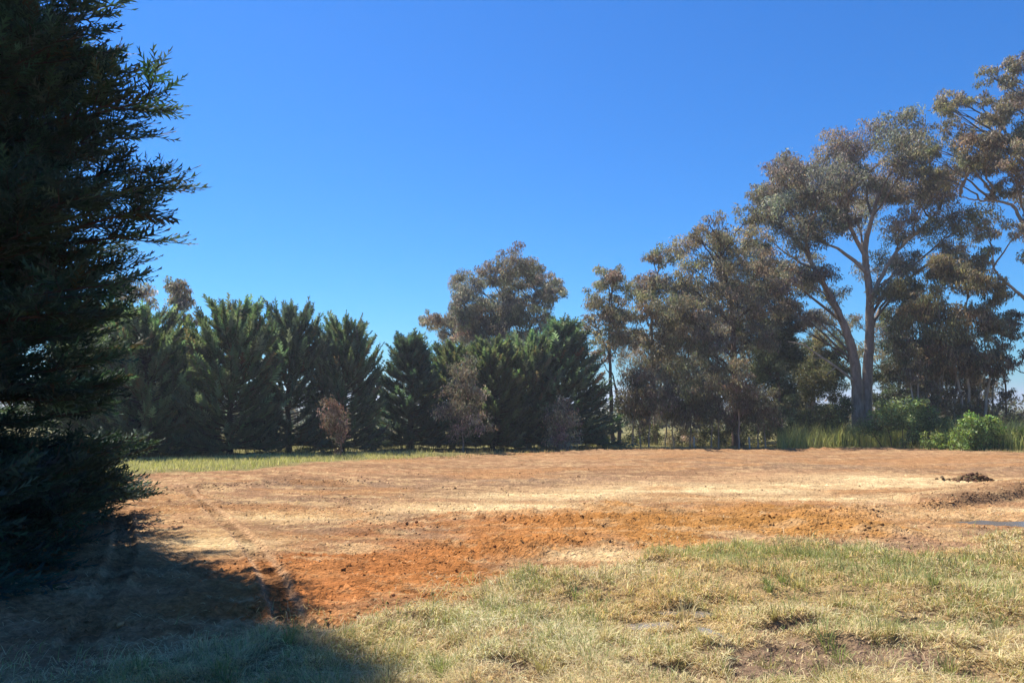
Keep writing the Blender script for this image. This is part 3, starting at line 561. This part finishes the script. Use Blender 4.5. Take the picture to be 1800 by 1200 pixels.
# understorey saplings
US = 'thin understorey saplings along the wood edge'
for i, (px, top, Y, col, w, lab) in enumerate([
    (1112, 640, 46.5, BROWN, 20, 'brown-leaved thin sapling nearest to the slender dark-stemmed gum'),
    (1141, 660, 45.5, BROWN, 17, 'short rusty sapling in front of the flat-topped gum'),
    (1170, 640, 48, GREYG, 22, 'grey-green sapling just left of the pale dry bush'),
    (1213, 620, 47.5, (0.175, 0.152, 0.10), 28, 'bushy olive-brown sapling behind the first survey peg'),
    (1250, 650, 46.5, OLIVE, 26, 'olive sapling midway between the first two survey pegs'),
    (1299, 620, 44.8, (0.185, 0.16, 0.115), 18, 'tall thin sapling with pale bare stem before the reddish trunk'),
    (1332, 672, 45.5, (0.175, 0.155, 0.10), 24, 'sparse brownish sapling right behind the second survey peg')]):
    yb = 784; s = Y / FPX
    lob = [(px + random.Random(i * 7 + k).uniform(-w, w) * 0.75, top + w + (yb - top - w - 30) * (k / 8.0) * 0.8, w * (0.75 + 0.3 * random.Random(i * 9 + k).random())) for k in range(8)]
    gum('sapling', lab, 'sapling', [[(px, yb), (px + 1, (yb + top) / 2), (px - 2, top + w)]] + ([[(px + 14, yb), (px + 12, yb - 50), (px + 18, yb - 85)]] if i % 2 == 0 else []), Y, 0.05, lob, col, 300 + i, group=US, bark=(0.34, 0.28, 0.22), dens=0.6, clump=0.42, L=0.19, W=0.06, ydepth=0.5)
for i, (px, top, lean, lab) in enumerate([(1612, 620, 10, 'thin pale-stemmed sapling nearest the right of the twin trunks'), (1640, 600, -14, 'left-leaning pale thin stem in the brown thicket'), (1672, 610, 16, 'right-leaning pale stem in the middle of the brown thicket'), (1712, 630, -10, 'pale bare-legged sapling behind the bright broad-leaved bush'), (1738, 640, 8, 'thin sapling between the bright bush and the dark pole stem')]):
    rr_ = random.Random(50 + i); w = 17
    gum('sapling', lab, 'sapling', [[(px, 775), (px + lean * 0.4, 720), (px + lean * 0.7, 670), (px + lean, top + 10)], [(px + lean * 0.3, 730), (px - lean * 0.8, 690), (px - lean, 650)]], 46 + i * 0.6, 0.075, [(px + lean + rr_.uniform(-w, w), top + k * 16 + rr_.uniform(-6, 6), rr_.uniform(11, 17)) for k in range(6)], (0.2, 0.16, 0.105), 340 + i, group=US, bark=WHITE_BARK, dens=0.6, L=0.2, W=0.065, ydepth=0.5)
# dead brown saplings standing on the paddock edge
DG = 'brown dying saplings along the far edge of the paddock'
gum('sapling', 'small rusty dead sapling alone at the far left grass edge', 'sapling', [[(599, 808), (597, 775), (592, 740), (588, 705)], [(597, 780), (606, 755), (612, 735)]], 33.5, 0.035,
    [(588, 712, 11), (582, 728, 14), (596, 728, 13), (580, 745, 12), (594, 748, 13), (604, 740, 10), (590, 765, 11), (606, 768, 8), (597, 790, 5)], (0.235, 0.172, 0.125), 320, group=DG, mat=M_dry, bark=(0.25, 0.17, 0.12), dens=0.5, clump=0.6, L=0.12, W=0.05, ydepth=0.3)
gum('sapling', 'tall brown-leaved sapling with thin pale stem in front of the cypresses', 'sapling', [[(815, 792), (813, 740), (812, 690), (818, 640)]], 40, 0.05,
    [(818, 635, 17), (805, 650, 16), (830, 655, 17), (812, 670, 18), (798, 690, 18), (832, 685, 18), (790, 715, 20), (818, 712, 18), (838, 715, 15), (778, 725, 12), (805, 740, 18), (830, 745, 17), (800, 765, 12), (845, 750, 10)], (0.27, 0.235, 0.17), 321, group=DG, mat=M_dry, bark=(0.28, 0.22, 0.17), dens=0.5, clump=0.5, L=0.16, W=0.06, ydepth=0.5)
gum('sapling', 'bushy olive-brown sapling leafy right down to the ground', 'sapling', [[(990, 787), (990, 760), (988, 730), (985, 705)]], 42.5, 0.045,
    [(985, 706, 12), (975, 718, 14), (998, 718, 14), (985, 735, 18), (968, 735, 12), (1006, 740, 12), (978, 755, 18), (1000, 758, 17), (970, 772, 14), (990, 775, 16), (1010, 774, 12)], (0.29, 0.25, 0.175), 322, group=DG, mat=M_dry, bark=(0.2, 0.15, 0.11), dens=0.65, clump=0.5, L=0.14, W=0.06, ydepth=0.4)

# shrubs
def shrub(label, lobes, Y, col, seed, L=0.12, W=0.075, dens=1.0, cat='shrub', name='shrub', droop=0.15, mat=None, group='shrubs at the wood edge'):
    r = np.random.default_rng(seed); s = Y / FPX; cx = np.mean([l[0] for l in lobes]); b = at(cx, 780, Y); b[2] = float(gz(b[0], b[1])[0])
    t = thing(name, label, cat, b, group); cr, st = MB(), MB()
    for px, py, rp in lobes:
        R = rp * s; c = at(px, py, Y) - b; c[1] += r.normal(0, 0.5 * R); c[2] = max(c[2], 0.3 * R); root = np.array([c[0] * 0.55, c[1] * 0.5, -0.1])
        st.tube(bez(root, (root + c) / 2 + np.array([0, 0, 0.1]), c, 5), np.linspace(0.03, 0.01, 5), 4, (0.14, 0.1, 0.07)); nc = int(6 + 5 * R)
        for k in range(nc):
            q = c + norm(r.normal(0, 1, 3)) * R * r.uniform(0.4, 0.9); q[2] = max(q[2], 0.05); rc = R * 0.45 * r.uniform(0.7, 1.2); st.tube(bez(c, (c + q) / 2, q, 3), np.linspace(0.012, 0.005, 3), 3, (0.14, 0.1, 0.07))
            leaves(cr, r, q, rc, int(dens * 120 * (rc / 0.4) ** 2 + 10), L, W, droop, jit(np.array(col) * 2.1, 1, r, 0.2, 0.06)[0], shell=0.2)
    st.build('stem', M_bark, t, True); cr.build('crown', mat or M_shrub, t)
shrub('dark green mounded shrub below the great gum', [(1580, 722, 30), (1555, 735, 28), (1610, 728, 30), (1530, 750, 24), (1640, 738, 24), (1585, 750, 30), (1560, 716, 18), (1605, 710, 18)], 45, (0.095, 0.125, 0.05), 401, L=0.14)
shrub('bright green broad-leaved bush, biggest on the right edge of the paddock', [(1715, 755, 27), (1698, 768, 28), (1740, 765, 27), (1722, 778, 26), (1682, 783, 18), (1757, 778, 20), (1710, 738, 17), (1738, 742, 17)], 40.5, (0.098, 0.142, 0.044), 402, L=0.13, W=0.09)
shrub('low yellow-green bush left of the bright broad-leaved bush', [(1640, 772, 18), (1660, 768, 18), (1625, 780, 13), (1675, 780, 14), (1650, 785, 12)], 42, (0.12, 0.155, 0.05), 403, L=0.11)
shrub('bright green bush cut by the right edge', [(1795, 770, 18), (1815, 760, 24), (1788, 783, 13), (1830, 778, 20)], 40, (0.125, 0.165, 0.045), 404, L=0.12)
shrub('dark bramble thicket left of the pale twin trunks', [(1360, 725, 26), (1390, 715, 28), (1420, 725, 28), (1450, 730, 26), (1375, 750, 24), (1410, 755, 24), (1445, 758, 20), (1475, 740, 22), (1340, 750, 20), (1480, 715, 18)], 50, (0.058, 0.068, 0.036), 405, L=0.14)
shrub('pale dry domed bush among the saplings', [(1190, 760, 20), (1175, 768, 16), (1208, 768, 15)], 50, (0.26, 0.22, 0.14), 406, L=0.2, W=0.03, mat=M_dry)
shrub('brownish scrubby bush under the weeping gum', [(1650, 715, 22), (1680, 722, 22), (1630, 725, 16), (1705, 718, 18), (1665, 740, 20)], 46.5, (0.105, 0.085, 0.05), 407, L=0.14, W=0.05, dens=0.8)
shrub('low green bush at the foot of the slender dark-stemmed gum', [(1052, 772, 13), (1040, 778, 11), (1066, 776, 10)], 48, (0.105, 0.125, 0.045), 408)
shrub('dark scrub behind the survey pegs', [(1240, 752, 26), (1275, 756, 26), (1310, 752, 26), (1150, 758, 24), (1118, 762, 22), (1215, 766, 20), (1180, 770, 18), (1335, 762, 22), (1262, 772, 16), (1295, 774, 16), (1135, 775, 14)], 52, (0.062, 0.064, 0.036), 409, L=0.15)
shrub('green leafy shrub filling the space behind the yellow-green bush', [(1665, 745, 22), (1645, 752, 20), (1690, 742, 18), (1625, 760, 16)], 45, (0.085, 0.11, 0.045), 411, L=0.13)
shrub('reddish low scrub below the thin pole-stemmed gum', [(1755, 735, 14), (1775, 742, 14), (1790, 735, 14), (1740, 742, 12)], 49, (0.115, 0.085, 0.05), 410, L=0.14, W=0.05, dens=0.8)

# distant scrub seen through the trunks
def distant_wood():
    m = MB(); r = np.random.default_rng(5)
    for i in range(120):
        Y = r.uniform(74, 135); px = r.uniform(-250, 2050); x = (px - 900) / FPX * Y; h = r.uniform(1.6, 3.4) * (1.6 if r.uniform() < 0.25 else 1); c = np.array([x, Y, float(gz0(Y)) + h * 0.5])
        for k in range(5): leaves(m, r, c + r.normal(0, 1, 3) * np.array([2, 1.2, h * 0.22]), h * 0.6, 50, 0.62, 0.34, 0.1, jit((0.10, 0.10, 0.065), 1, r, 0.2)[0])
    tag(m.build('distant_wood', M_leaf), 'far low scrub and trees beyond the wood', kind='stuff')
distant_wood()

# ------------------------------------------------------------------ small things
for px, top, bot, col, lab in [(1220, 771, 786, (0.55, 0.5, 0.42), 'pale survey peg left of the others, before the olive-brown sapling'), (1318, 772, 787, (0.62, 0.57, 0.47), 'pale survey peg just right of the thin pale-stemmed sapling'),
                               (1431, 772, 785, (0.28, 0.24, 0.15), 'dull brown survey peg against the start of the tall green grass'), (1567, 771, 786, (0.52, 0.47, 0.34), 'yellowish survey peg below the dark mounded shrub, rightmost peg')]:
    p = gat(px, bot); p[2] = float(gz(p[0], p[1])[0]); h = (bot - top) / FPX * p[1] + 0.16
    t = thing('survey_peg', lab, 'peg', p, 'survey pegs along the far edge'); w = 0.042; m = MB()
    zs = [(-0.15, w * 0.6), (h - 0.025, w), (h, w * 0.7)]; v = np.array([[sx * a, sy * a, z] for z, a in zs for sx, sy in ((-1, -1), (1, -1), (1, 1), (-1, 1))])
    q = [[k * 4 + j, k * 4 + (j + 1) % 4, k * 4 + 4 + (j + 1) % 4, k * 4 + 4 + j] for k in range(2) for j in range(4)] + [[8, 9, 10, 11]]
    m.add(v, q, None, col); o = m.build('stake', M_wood, t); t.rotation_euler = (0.03, -0.05 if px < 1400 else 0.06, px)
for px, Y, lab in [(664, 47, 'thin dark fence post in the grass of the gap between cypresses'), (836, 49, 'thin dark fence post right of the tall brown sapling stem'), (950, 50, 'thin dark fence post left of the bushy brown sapling')]:
    p = on_ground(px, Y); m = MB(); t = thing('fence_post', lab, 'fence post', p, 'fence posts behind the cypress row'); m.tube([[0, 0, -.2], [0, 0, .6], [0.01, 0, 1.15]], [0.05, 0.05, 0.045], 8, (0.07, 0.06, 0.05)); m.build('post', M_bark, t, True)

ICO = None
def clod_shapes():
    import bmesh
    out = []
    for s in range(5):
        bm = bmesh.new(); bmesh.ops.create_icosphere(bm, subdivisions=1, radius=1); r = np.random.default_rng(900 + s)
        v = np.array([x.co[:] for x in bm.verts]); v *= r.uniform(0.65, 1.2, (len(v), 1)); v[:, 2] *= 0.6; f = np.array([[x.index for x in ff.verts] for ff in bm.faces]); bm.free(); out.append((v, f))
    return out
CL = clod_shapes()
def scatter_clods(m, P, S, C, r):
    k = r.integers(0, 5, len(P))
    for q in range(5):
        mm = k == q; n = mm.sum()
        if n: inst(m, CL[q][0], CL[q][1], P[mm], r.normal(0, 1, (n, 3)) * np.array([1, 1, 0.2]), np.array([0, 0, 1.0]) + r.normal(0, 0.3, (n, 3)), S[mm], C[mm])
def clods():
    r = np.random.default_rng(55); m = MB(); xs, ys = [], []
    def line(path, n, w, lo=0.0):
        i = r.uniform(lo, 1, n) * (len(path) - 1); k = i.astype(int).clip(0, len(path) - 2); p = path[k] + (path[k + 1] - path[k]) * (i - k)[:, None]; xs.append(p[:, 0] + r.normal(0, w, n)); ys.append(p[:, 1] + r.normal(0, w, n))
    n = 1600; th = r.uniform(-0.7, 0.7, n); rr = np.exp(r.uniform(math.log(5), math.log(42), n)); xs.append(rr * np.sin(th)); ys.append(rr * np.cos(th))
    O = np.array(ORANGE); n = 900; xs.append(r.uniform(O[:, 0].min(), O[:, 0].max(), n)); ys.append(r.uniform(O[:, 1].min(), O[:, 1].max(), n))
    line(BANK, 220, 0.14, 0.1); line(RIDGE1, 220, 0.28); line(RIDGE2, 140, 0.35); line(RIDGE3, 300, 0.6); line(TRACK3, 60, 0.25)
    x, y = np.concatenate(xs), np.concatenate(ys); F = ground_fields(x, y); z = ground_z(x, y, F)
    soil = F['pad'] * (1 - F['grass']); rough = sstep(0.42, 0.62, fbm(x * 0.5, y * 0.8, 91, 3)); near_line = np.minimum.reduce([F[k][0] for k in ('bank', 'r1', 'r2', 'r3', 't3')])
    keep = (soil > 0.6) & (F['pud'] < 0.2) & (r.uniform(0, 1, len(x)) < np.maximum.reduce([0.12 + 0.5 * rough * F['orange'], 0.25 * rough, (near_line < 0.7) * 0.9]))
    x, y, z = x[keep], y[keep], z[keep]; c = ground_col(x, y, {k: (v[keep] if not isinstance(v, tuple) else tuple(q[keep] for q in v)) for k, v in F.items()}) * r.uniform(0.85, 1.3, (len(x), 1))
    S = np.exp(r.normal(math.log(0.017), 0.5, len(x))) * (1 + (near_line[keep] < 0.5) * 0.5) * (1 + y / 60); S = np.minimum(S, 0.036)
    scatter_clods(m, np.stack([x, y, z + S * 0.05], -1), S, c, r)
    n = 60000; th = r.uniform(-0.72, 0.72, n); rr = np.exp(r.uniform(math.log(4.5), math.log(26), n)); x, y = rr * np.sin(th), rr * np.cos(th); F = ground_fields(x, y)
    k = (F['pad'] * (1 - F['grass']) > 0.6) & (F['pud'] < 0.2) & (r.uniform(0, 1, n) < 0.1 + 0.75 * sstep(0.4, 0.6, fbm(x * 0.9, y * 1.3, 95, 3))); x, y = x[k], y[k]; F = {q: (v[k] if not isinstance(v, tuple) else tuple(e[k] for e in v)) for q, v in F.items()}; z = ground_z(x, y, F); n = len(x)
    S = np.exp(r.normal(math.log(0.011), 0.45, n)) * (1 + y / 50); tv = np.array([[1, 0, -.3], [-.6, .8, -.3], [-.5, -.9, -.3], [0, 0, .8]]); tt = np.array([[0, 1, 3], [1, 2, 3], [2, 0, 3]])
    inst(m, tv, tt, np.stack([x, y, z + S * 0.1], -1), r.normal(0, 1, (n, 3)) * np.array([1, 1, 0.3]), np.array([0, 0, 1.0]) + r.normal(0, 0.4, (n, 3)), S, ground_col(x, y, F) * r.uniform(0.75, 1.3, (n, 1)))
    tag(m.build('soil_clods', M_clod), 'loose soil clods strewn over the scraped clay', kind='stuff')
clods()
def soil_pile(label, px, py, n, rx, ry, h, seed):
    r = np.random.default_rng(seed); p = gat(px, py); p[2] = float(gz(p[0], p[1])[0]); t = thing('soil_pile', label, 'soil pile', p); m = MB()
    P = np.stack([r.normal(0, rx, n), r.normal(0, ry, n), np.zeros(n)], -1); P[:, 2] = h * np.exp(-((P[:, 0] / rx) ** 2 + (P[:, 1] / ry) ** 2) * 0.7) * r.uniform(0.2, 1, n); scatter_clods(m, P, np.exp(r.normal(math.log(0.038), 0.45, n)), jit((0.15, 0.09, 0.05), n, r, 0.25), r)
    m.build('clod_heap', M_clod, t)['kind'] = 'stuff'
soil_pile('dark heap of clods alone on the pale soil at right', 1714, 843, 420, 0.34, 0.2, 0.26, 71)
soil_pile('tiny dark lump of soil left of the larger clod heap', 1656, 842, 16, 0.12, 0.08, 0.10, 72)

def puddle(px, py, rx, ry, label, seed, dz):
    r = np.random.default_rng(seed); c = gat(px, py); n = 40; an = np.linspace(0, 2 * np.pi, n, endpoint=False); k = 1 + 0.26 * np.sin(2 * an + seed) + 0.2 * np.sin(3 * an + 2 * seed) + 0.13 * np.sin(7 * an + 3 * seed)
    x, y = c[0] + rx * k * np.cos(an), c[1] + ry * k * np.sin(an); zc = float(gz(c[0], c[1])[0]) + dz; m = MB(); m.add(np.vstack([np.stack([x, y, np.full(n, zc)], -1), [[c[0], c[1], zc]]]), None, [[i, (i + 1) % n, n] for i in range(n)]); o = m.build('puddle', M_water); tag(o, label, kind='structure')
puddle(*PUD[0], 'shallow puddle on the muddy track at right', 1, 0.022)
puddle(*PUD[1], 'small puddle in the dry foreground grass', 2, 0.046)
puddle(*PUD[2], 'sliver of water behind the small grass puddle', 3, 0.046)
puddle(*PUD[3], 'tiny puddle right of the small grass puddle', 4, 0.046)

# ------------------------------------------------------------------ grass
def blades(m, x, y, z, L, W, tilt, az, col, r):
    n = len(x); p0 = np.stack([x, y, z], -1); hd = np.stack([np.cos(az), np.sin(az), np.zeros(n)], -1); up = np.array([0, 0, 1.0])
    d0 = hd * np.sin(tilt * 0.7)[:, None] + up * np.cos(tilt * 0.7)[:, None]; t2 = np.minimum(tilt * 1.35 + 0.15, 1.75); d1 = hd * np.sin(t2)[:, None] + up * np.cos(t2)[:, None]
    a2 = az + r.normal(0, 0.5, n); sd = np.stack([-np.sin(a2), np.cos(a2), r.normal(0, 0.3, n)], -1); w = W[:, None] * 0.5
    p1 = p0 + d0 * (L * 0.5)[:, None]; p2 = p1 + d1 * (L * 0.55)[:, None]
    V = np.stack([p0 - sd * w, p0 + sd * w, p1 - sd * w * 0.8, p1 + sd * w * 0.8, p2], 1); k = (np.arange(n) * 5)[:, None]
    T = np.concatenate([k + np.array([[0, 1, 3]]), k + np.array([[0, 3, 2]]), k + np.array([[2, 3, 4]])]); m.add(V.reshape(-1, 3), None, T, np.repeat(col, 5, 0))
def foreground_grass():
    r = np.random.default_rng(91); n = 560000
    th = r.uniform(-0.76, 0.86, n); rr = np.exp(r.uniform(math.log(3.6), math.log(17), n)); x, y = rr * np.sin(th), rr * np.cos(th)
    sd = poly_sd(x, y, G_POLY); k = sd > -1.2; x, y = x[k], y[k]; F = ground_fields(x, y)
    tuft = fbm(x * 2.6, y * 2.6, 171, 3, 0.6); prob = F['grass'] * (1 - 0.88 * F['bare']) * (0.35 + 0.9 * sstep(0.35, 0.6, tuft)) * (1 - 0.9 * sstep(0.25, 0.6, F['pud']))
    edge = sstep(-0.9, 0.1, F['gsd']) * 0.12; k = r.uniform(0, 1, len(x)) < np.maximum(prob, edge)
    x, y, tuft = x[k], y[k], tuft[k]; F = {q: (v[k] if not isinstance(v, tuple) else None) for q, v in F.items()}
    Fz = ground_fields(x, y); z = ground_z(x, y, Fz) - 0.008; n = len(x)
    green = 0.17 + 0 * x
    for a, g in [((1420, 985, 1.7, 0.9), 0.85), ((1560, 1010, 1.6, 0.8), 0.7), ((1720, 1000, 1.6, 0.8), 0.6), ((1480, 1040, 0.9, 0.35), 0.7), ((900, 1085, 0.45, 0.3), 0.55), ((950, 1035, 0.4, 0.35), 0.6), ((720, 1110, 0.6, 0.35), 0.35), ((1590, 1130, 0.3, 0.16), 0.8), ((1100, 1190, 0.6, 0.25), 0.35), ((1750, 1060, .9, .4), .5)]:
        green = np.maximum(green, g * blob(x, y, *a))
    pale = 0
    for a in [(800, 1110, 0.9, 0.5), (850, 1180, 0.5, 0.3), (620, 1180, 1.0, 0.4), (960, 1150, 0.6, 0.4)]: pale = np.maximum(pale, blob(x, y, *a))
    green = np.clip(green + (fbm(x * 1.7, y * 1.7, 181, 3) - 0.5) * 0.5, 0, 1); isg = r.uniform(0, 1, n) < green
    straw = np.array([0.62, 0.51, 0.285]); gold = np.array([0.60, 0.445, 0.21]); palec = np.array([0.66, 0.60, 0.36]); gr = np.array([0.25, 0.28, 0.09]); gr2 = np.array([0.38, 0.39, 0.17]); br = np.array([0.27, 0.18, 0.10])
    u = fbm(x * 0.8, y * 0.8, 191, 3)[:, None]; col = straw + (gold - straw) * sstep(0.4, 0.65, u); col = col + (palec - col) * np.clip(pale, 0, 1)[:, None] * 0.85
    q = r.uniform(0, 1, (n, 1)); col = np.where(q < 0.16, br, col); gcol = gr + (gr2 - gr) * r.uniform(0, 1, (n, 1)); col = np.where(isg[:, None], gcol, col)
    col = np.clip(col * np.exp(r.normal(0, 0.22, (n, 1))) * (1 + r.normal(0, 0.05, (n, 3))), 0.01, 0.85)
    flow = fbm(x * 0.9, y * 0.9, 201, 3) * 12.0; az = flow + r.normal(0, 1.6, n)
    tilt = np.where(isg, r.uniform(0.15, 0.9, n), r.uniform(0.8, 1.5, n)); L = np.where(isg, r.uniform(0.05, 0.13, n), r.uniform(0.05, 0.15, n)) * (0.65 + 0.7 * sstep(0.35, 0.62, tuft)) * (1 - 0.4 * F['bare']); W = np.maximum(0.0032, 0.00075 * np.hypot(x, y)) * r.uniform(0.7, 1.4, n)
    m = MB(); blades(m, x, y, z, L, W, tilt, az, col, r)
    nt_ = 150; th = r.uniform(-0.7, 0.7, nt_); q = np.exp(r.uniform(math.log(3.9), math.log(13), nt_)); tx, ty = q * np.sin(th), q * np.cos(th); ok = (poly_sd(tx, ty, G_POLY) > 0.15); tx, ty = tx[ok], ty[ok]; nb = 46
    rad = np.repeat(r.uniform(0.02, 0.09, len(tx)), nb); an = r.uniform(0, 6.28, len(tx) * nb); x, y = np.repeat(tx, nb) + rad * np.cos(an) * r.uniform(0, 1, len(an)), np.repeat(ty, nb) + rad * np.sin(an) * r.uniform(0, 1, len(an)); n = len(x)
    kind = np.repeat(r.uniform(0, 1, len(tx)), nb)[:, None]; c = np.where(kind < 0.4, np.array([0.24, 0.28, 0.10]), np.where(kind < 0.75, np.array([0.58, 0.48, 0.27]), np.array([0.40, 0.36, 0.16]))) * np.exp(r.normal(0, 0.25, (n, 1)))
    Lt = np.repeat(r.uniform(0.09, 0.2, len(tx)), nb) * r.uniform(0.5, 1.2, n); blades(m, x, y, gz(x, y) - 0.01, Lt, np.maximum(0.004, 0.0009 * y) * r.uniform(0.7, 1.5, n), r.uniform(0.1, 0.95, n), an, np.clip(c, 0.01, 0.8), r)
    tag(m.build('grass', M_grass), 'matted dry straw and green grass in the foreground', kind='stuff')
foreground_grass()
def straw_litter():
    r = np.random.default_rng(19); n = 70000; th = r.uniform(-0.72, 0.72, n); rr = np.exp(r.uniform(math.log(4.5), math.log(21), n)); x, y = rr * np.sin(th), rr * np.cos(th); F = ground_fields(x, y)
    w = np.clip(0.05 + 0.7 * F['pale'] + 0.4 * sstep(0.5, 0.62, fbm((x + .35 * y) * 1.4, y * 4.2, 141, 4, 0.6)), 0, 1) * (1 - 0.72 * F['orange']); k = (F['pad'] * (1 - F['grass']) > 0.5) & (F['pud'] < 0.2) & (F['t1'][0] > 0.24) & (F['t2'][0] > 0.24) & (r.uniform(0, 1, n) < w * (1 - sstep(14, 21, y))); x, y = x[k], y[k]; n = len(x); z = gz(x, y) + 0.004
    az = np.where(r.uniform(0, 1, n) < 0.5, 0, math.pi) + r.normal(0.25, 0.5, n); c = np.array([(0.56, 0.42, 0.22), (0.46, 0.33, 0.17), (0.62, 0.50, 0.30)])[r.integers(0, 3, n)] * np.exp(r.normal(0, 0.2, (n, 1)))
    m = MB(); blades(m, x, y, z, r.uniform(0.04, 0.13, n), np.maximum(0.003, 0.0006 * y) * r.uniform(0.7, 1.3, n), r.uniform(1.42, 1.54, n), az, np.clip(c, 0, 0.8), r); tag(m.build('straw_litter', M_grass), 'dry straw scattered flat over the scraped soil', kind='stuff')
straw_litter()
def grass_patch(name, label, poly, n, L0, L1, cols, seed, tilt=(0.1, 0.6), W=0.012, noise=0.0):
    r = np.random.default_rng(seed); P = np.array(poly); x = r.uniform(P[:, 0].min(), P[:, 0].max(), n); y = r.uniform(P[:, 1].min(), P[:, 1].max(), n); sd = poly_sd(x, y, P) + (fbm(x * 0.8, y * 0.8, seed, 3) - 0.5) * 1.2
    k = (sd > 0) & (r.uniform(0, 1, n) < sstep(0.25, 0.6, fbm(x * 0.9, y * 0.9, seed + 3, 3)) * noise + 1 - noise); x, y = x[k], y[k]; z = gz(x, y) - 0.01; n = len(x); c = np.array(cols)[r.integers(0, len(cols), n)] * np.exp(r.normal(0, 0.25, (n, 1)))
    L = r.uniform(L0, L1, n) * (0.6 + 0.8 * fbm(x * 0.7, y * 0.7, seed + 5, 3)); m = MB(); blades(m, x, y, z, L, np.full(n, W) * r.uniform(0.7, 1.4, n), r.uniform(*tilt, n), r.uniform(0, 6.28, n), np.clip(c, 0.01, 0.8), r); tag(m.build(name, M_grass), label, kind='stuff')
YG = [(0.48, 0.48, 0.16), (0.40, 0.42, 0.13), (0.56, 0.52, 0.24), (0.62, 0.56, 0.32)]
grass_patch('grass', 'strip of bright yellow-green grass before the left cypresses', [gat(*p) for p in [(60, 852), (190, 838), (330, 832), (480, 823), (600, 810), (760, 802), (760, 797), (560, 801), (300, 805), (150, 808), (40, 815)]], 42000, 0.08, 0.26, YG, 501, W=0.013)
grass_patch('grass', 'thin dry grass fringe along the far edge of the paddock', [gat(*p) for p in [(760, 803), (1050, 793), (1300, 788), (1600, 791), (1850, 801), (1850, 790), (1600, 783), (1300, 780), (1050, 783), (760, 796)]], 40000, 0.06, 0.22, [(0.36, 0.31, 0.14), (0.25, 0.25, 0.09), (0.45, 0.36, 0.2), (0.3, 0.22, 0.12)], 502, W=0.016, noise=0.7)
grass_patch('tall_grass', 'tall green grass bank below the mounded shrub', [gat(*p) for p in [(1370, 787), (1500, 785), (1620, 788), (1700, 792), (1850, 797), (1850, 784), (1650, 777), (1450, 777), (1370, 783)]], 36000, 0.8, 1.9, [(0.37, 0.42, 0.15), (0.44, 0.46, 0.16), (0.31, 0.37, 0.12), (0.54, 0.49, 0.21)], 503, tilt=(0.05, 0.55), W=0.022)
grass_patch('tall_grass', 'rank grass growing behind and between the cypress trunks', [gat(*p) for p in [(120, 803), (560, 799), (1000, 788), (1350, 782), (1350, 772), (1000, 775), (560, 780), (120, 785)]], 26000, 0.25, 0.7, [(0.15, 0.155, 0.06), (0.2, 0.18, 0.08), (0.10, 0.115, 0.045)], 504, W=0.022, noise=0.8)

# ------------------------------------------------------------------ thin scattering volume added to lift dark foliage, standing in for lens-flare veil
def veil_haze():
    m, nt, out = mat_new('veil_air'); v = N(nt, 'ShaderNodeVolumePrincipled'); v.inputs['Color'].default_value = (0.86, 0.93, 1.0, 1); v.inputs['Density'].default_value = 0.0006; v.inputs['Anisotropy'].default_value = 0.35
    nt.links.new(v.outputs[0], out.inputs['Volume']); b = MB(); x, y0, y1, z0, z1 = 4800, -4800, 4800, -21, 27
    vv = [(sx, sy, sz) for sz in (z0, z1) for sx, sy in ((-x, y0), (x, y0), (x, y1), (-x, y1))]
    b.add(vv, [[3, 2, 1, 0], [4, 5, 6, 7], [0, 1, 5, 4], [1, 2, 6, 5], [2, 3, 7, 6], [3, 0, 4, 7]]); tag(b.build('veil_haze', m), 'thin scattering air added in place of the lens-flare veil', kind='stuff')
veil_haze()
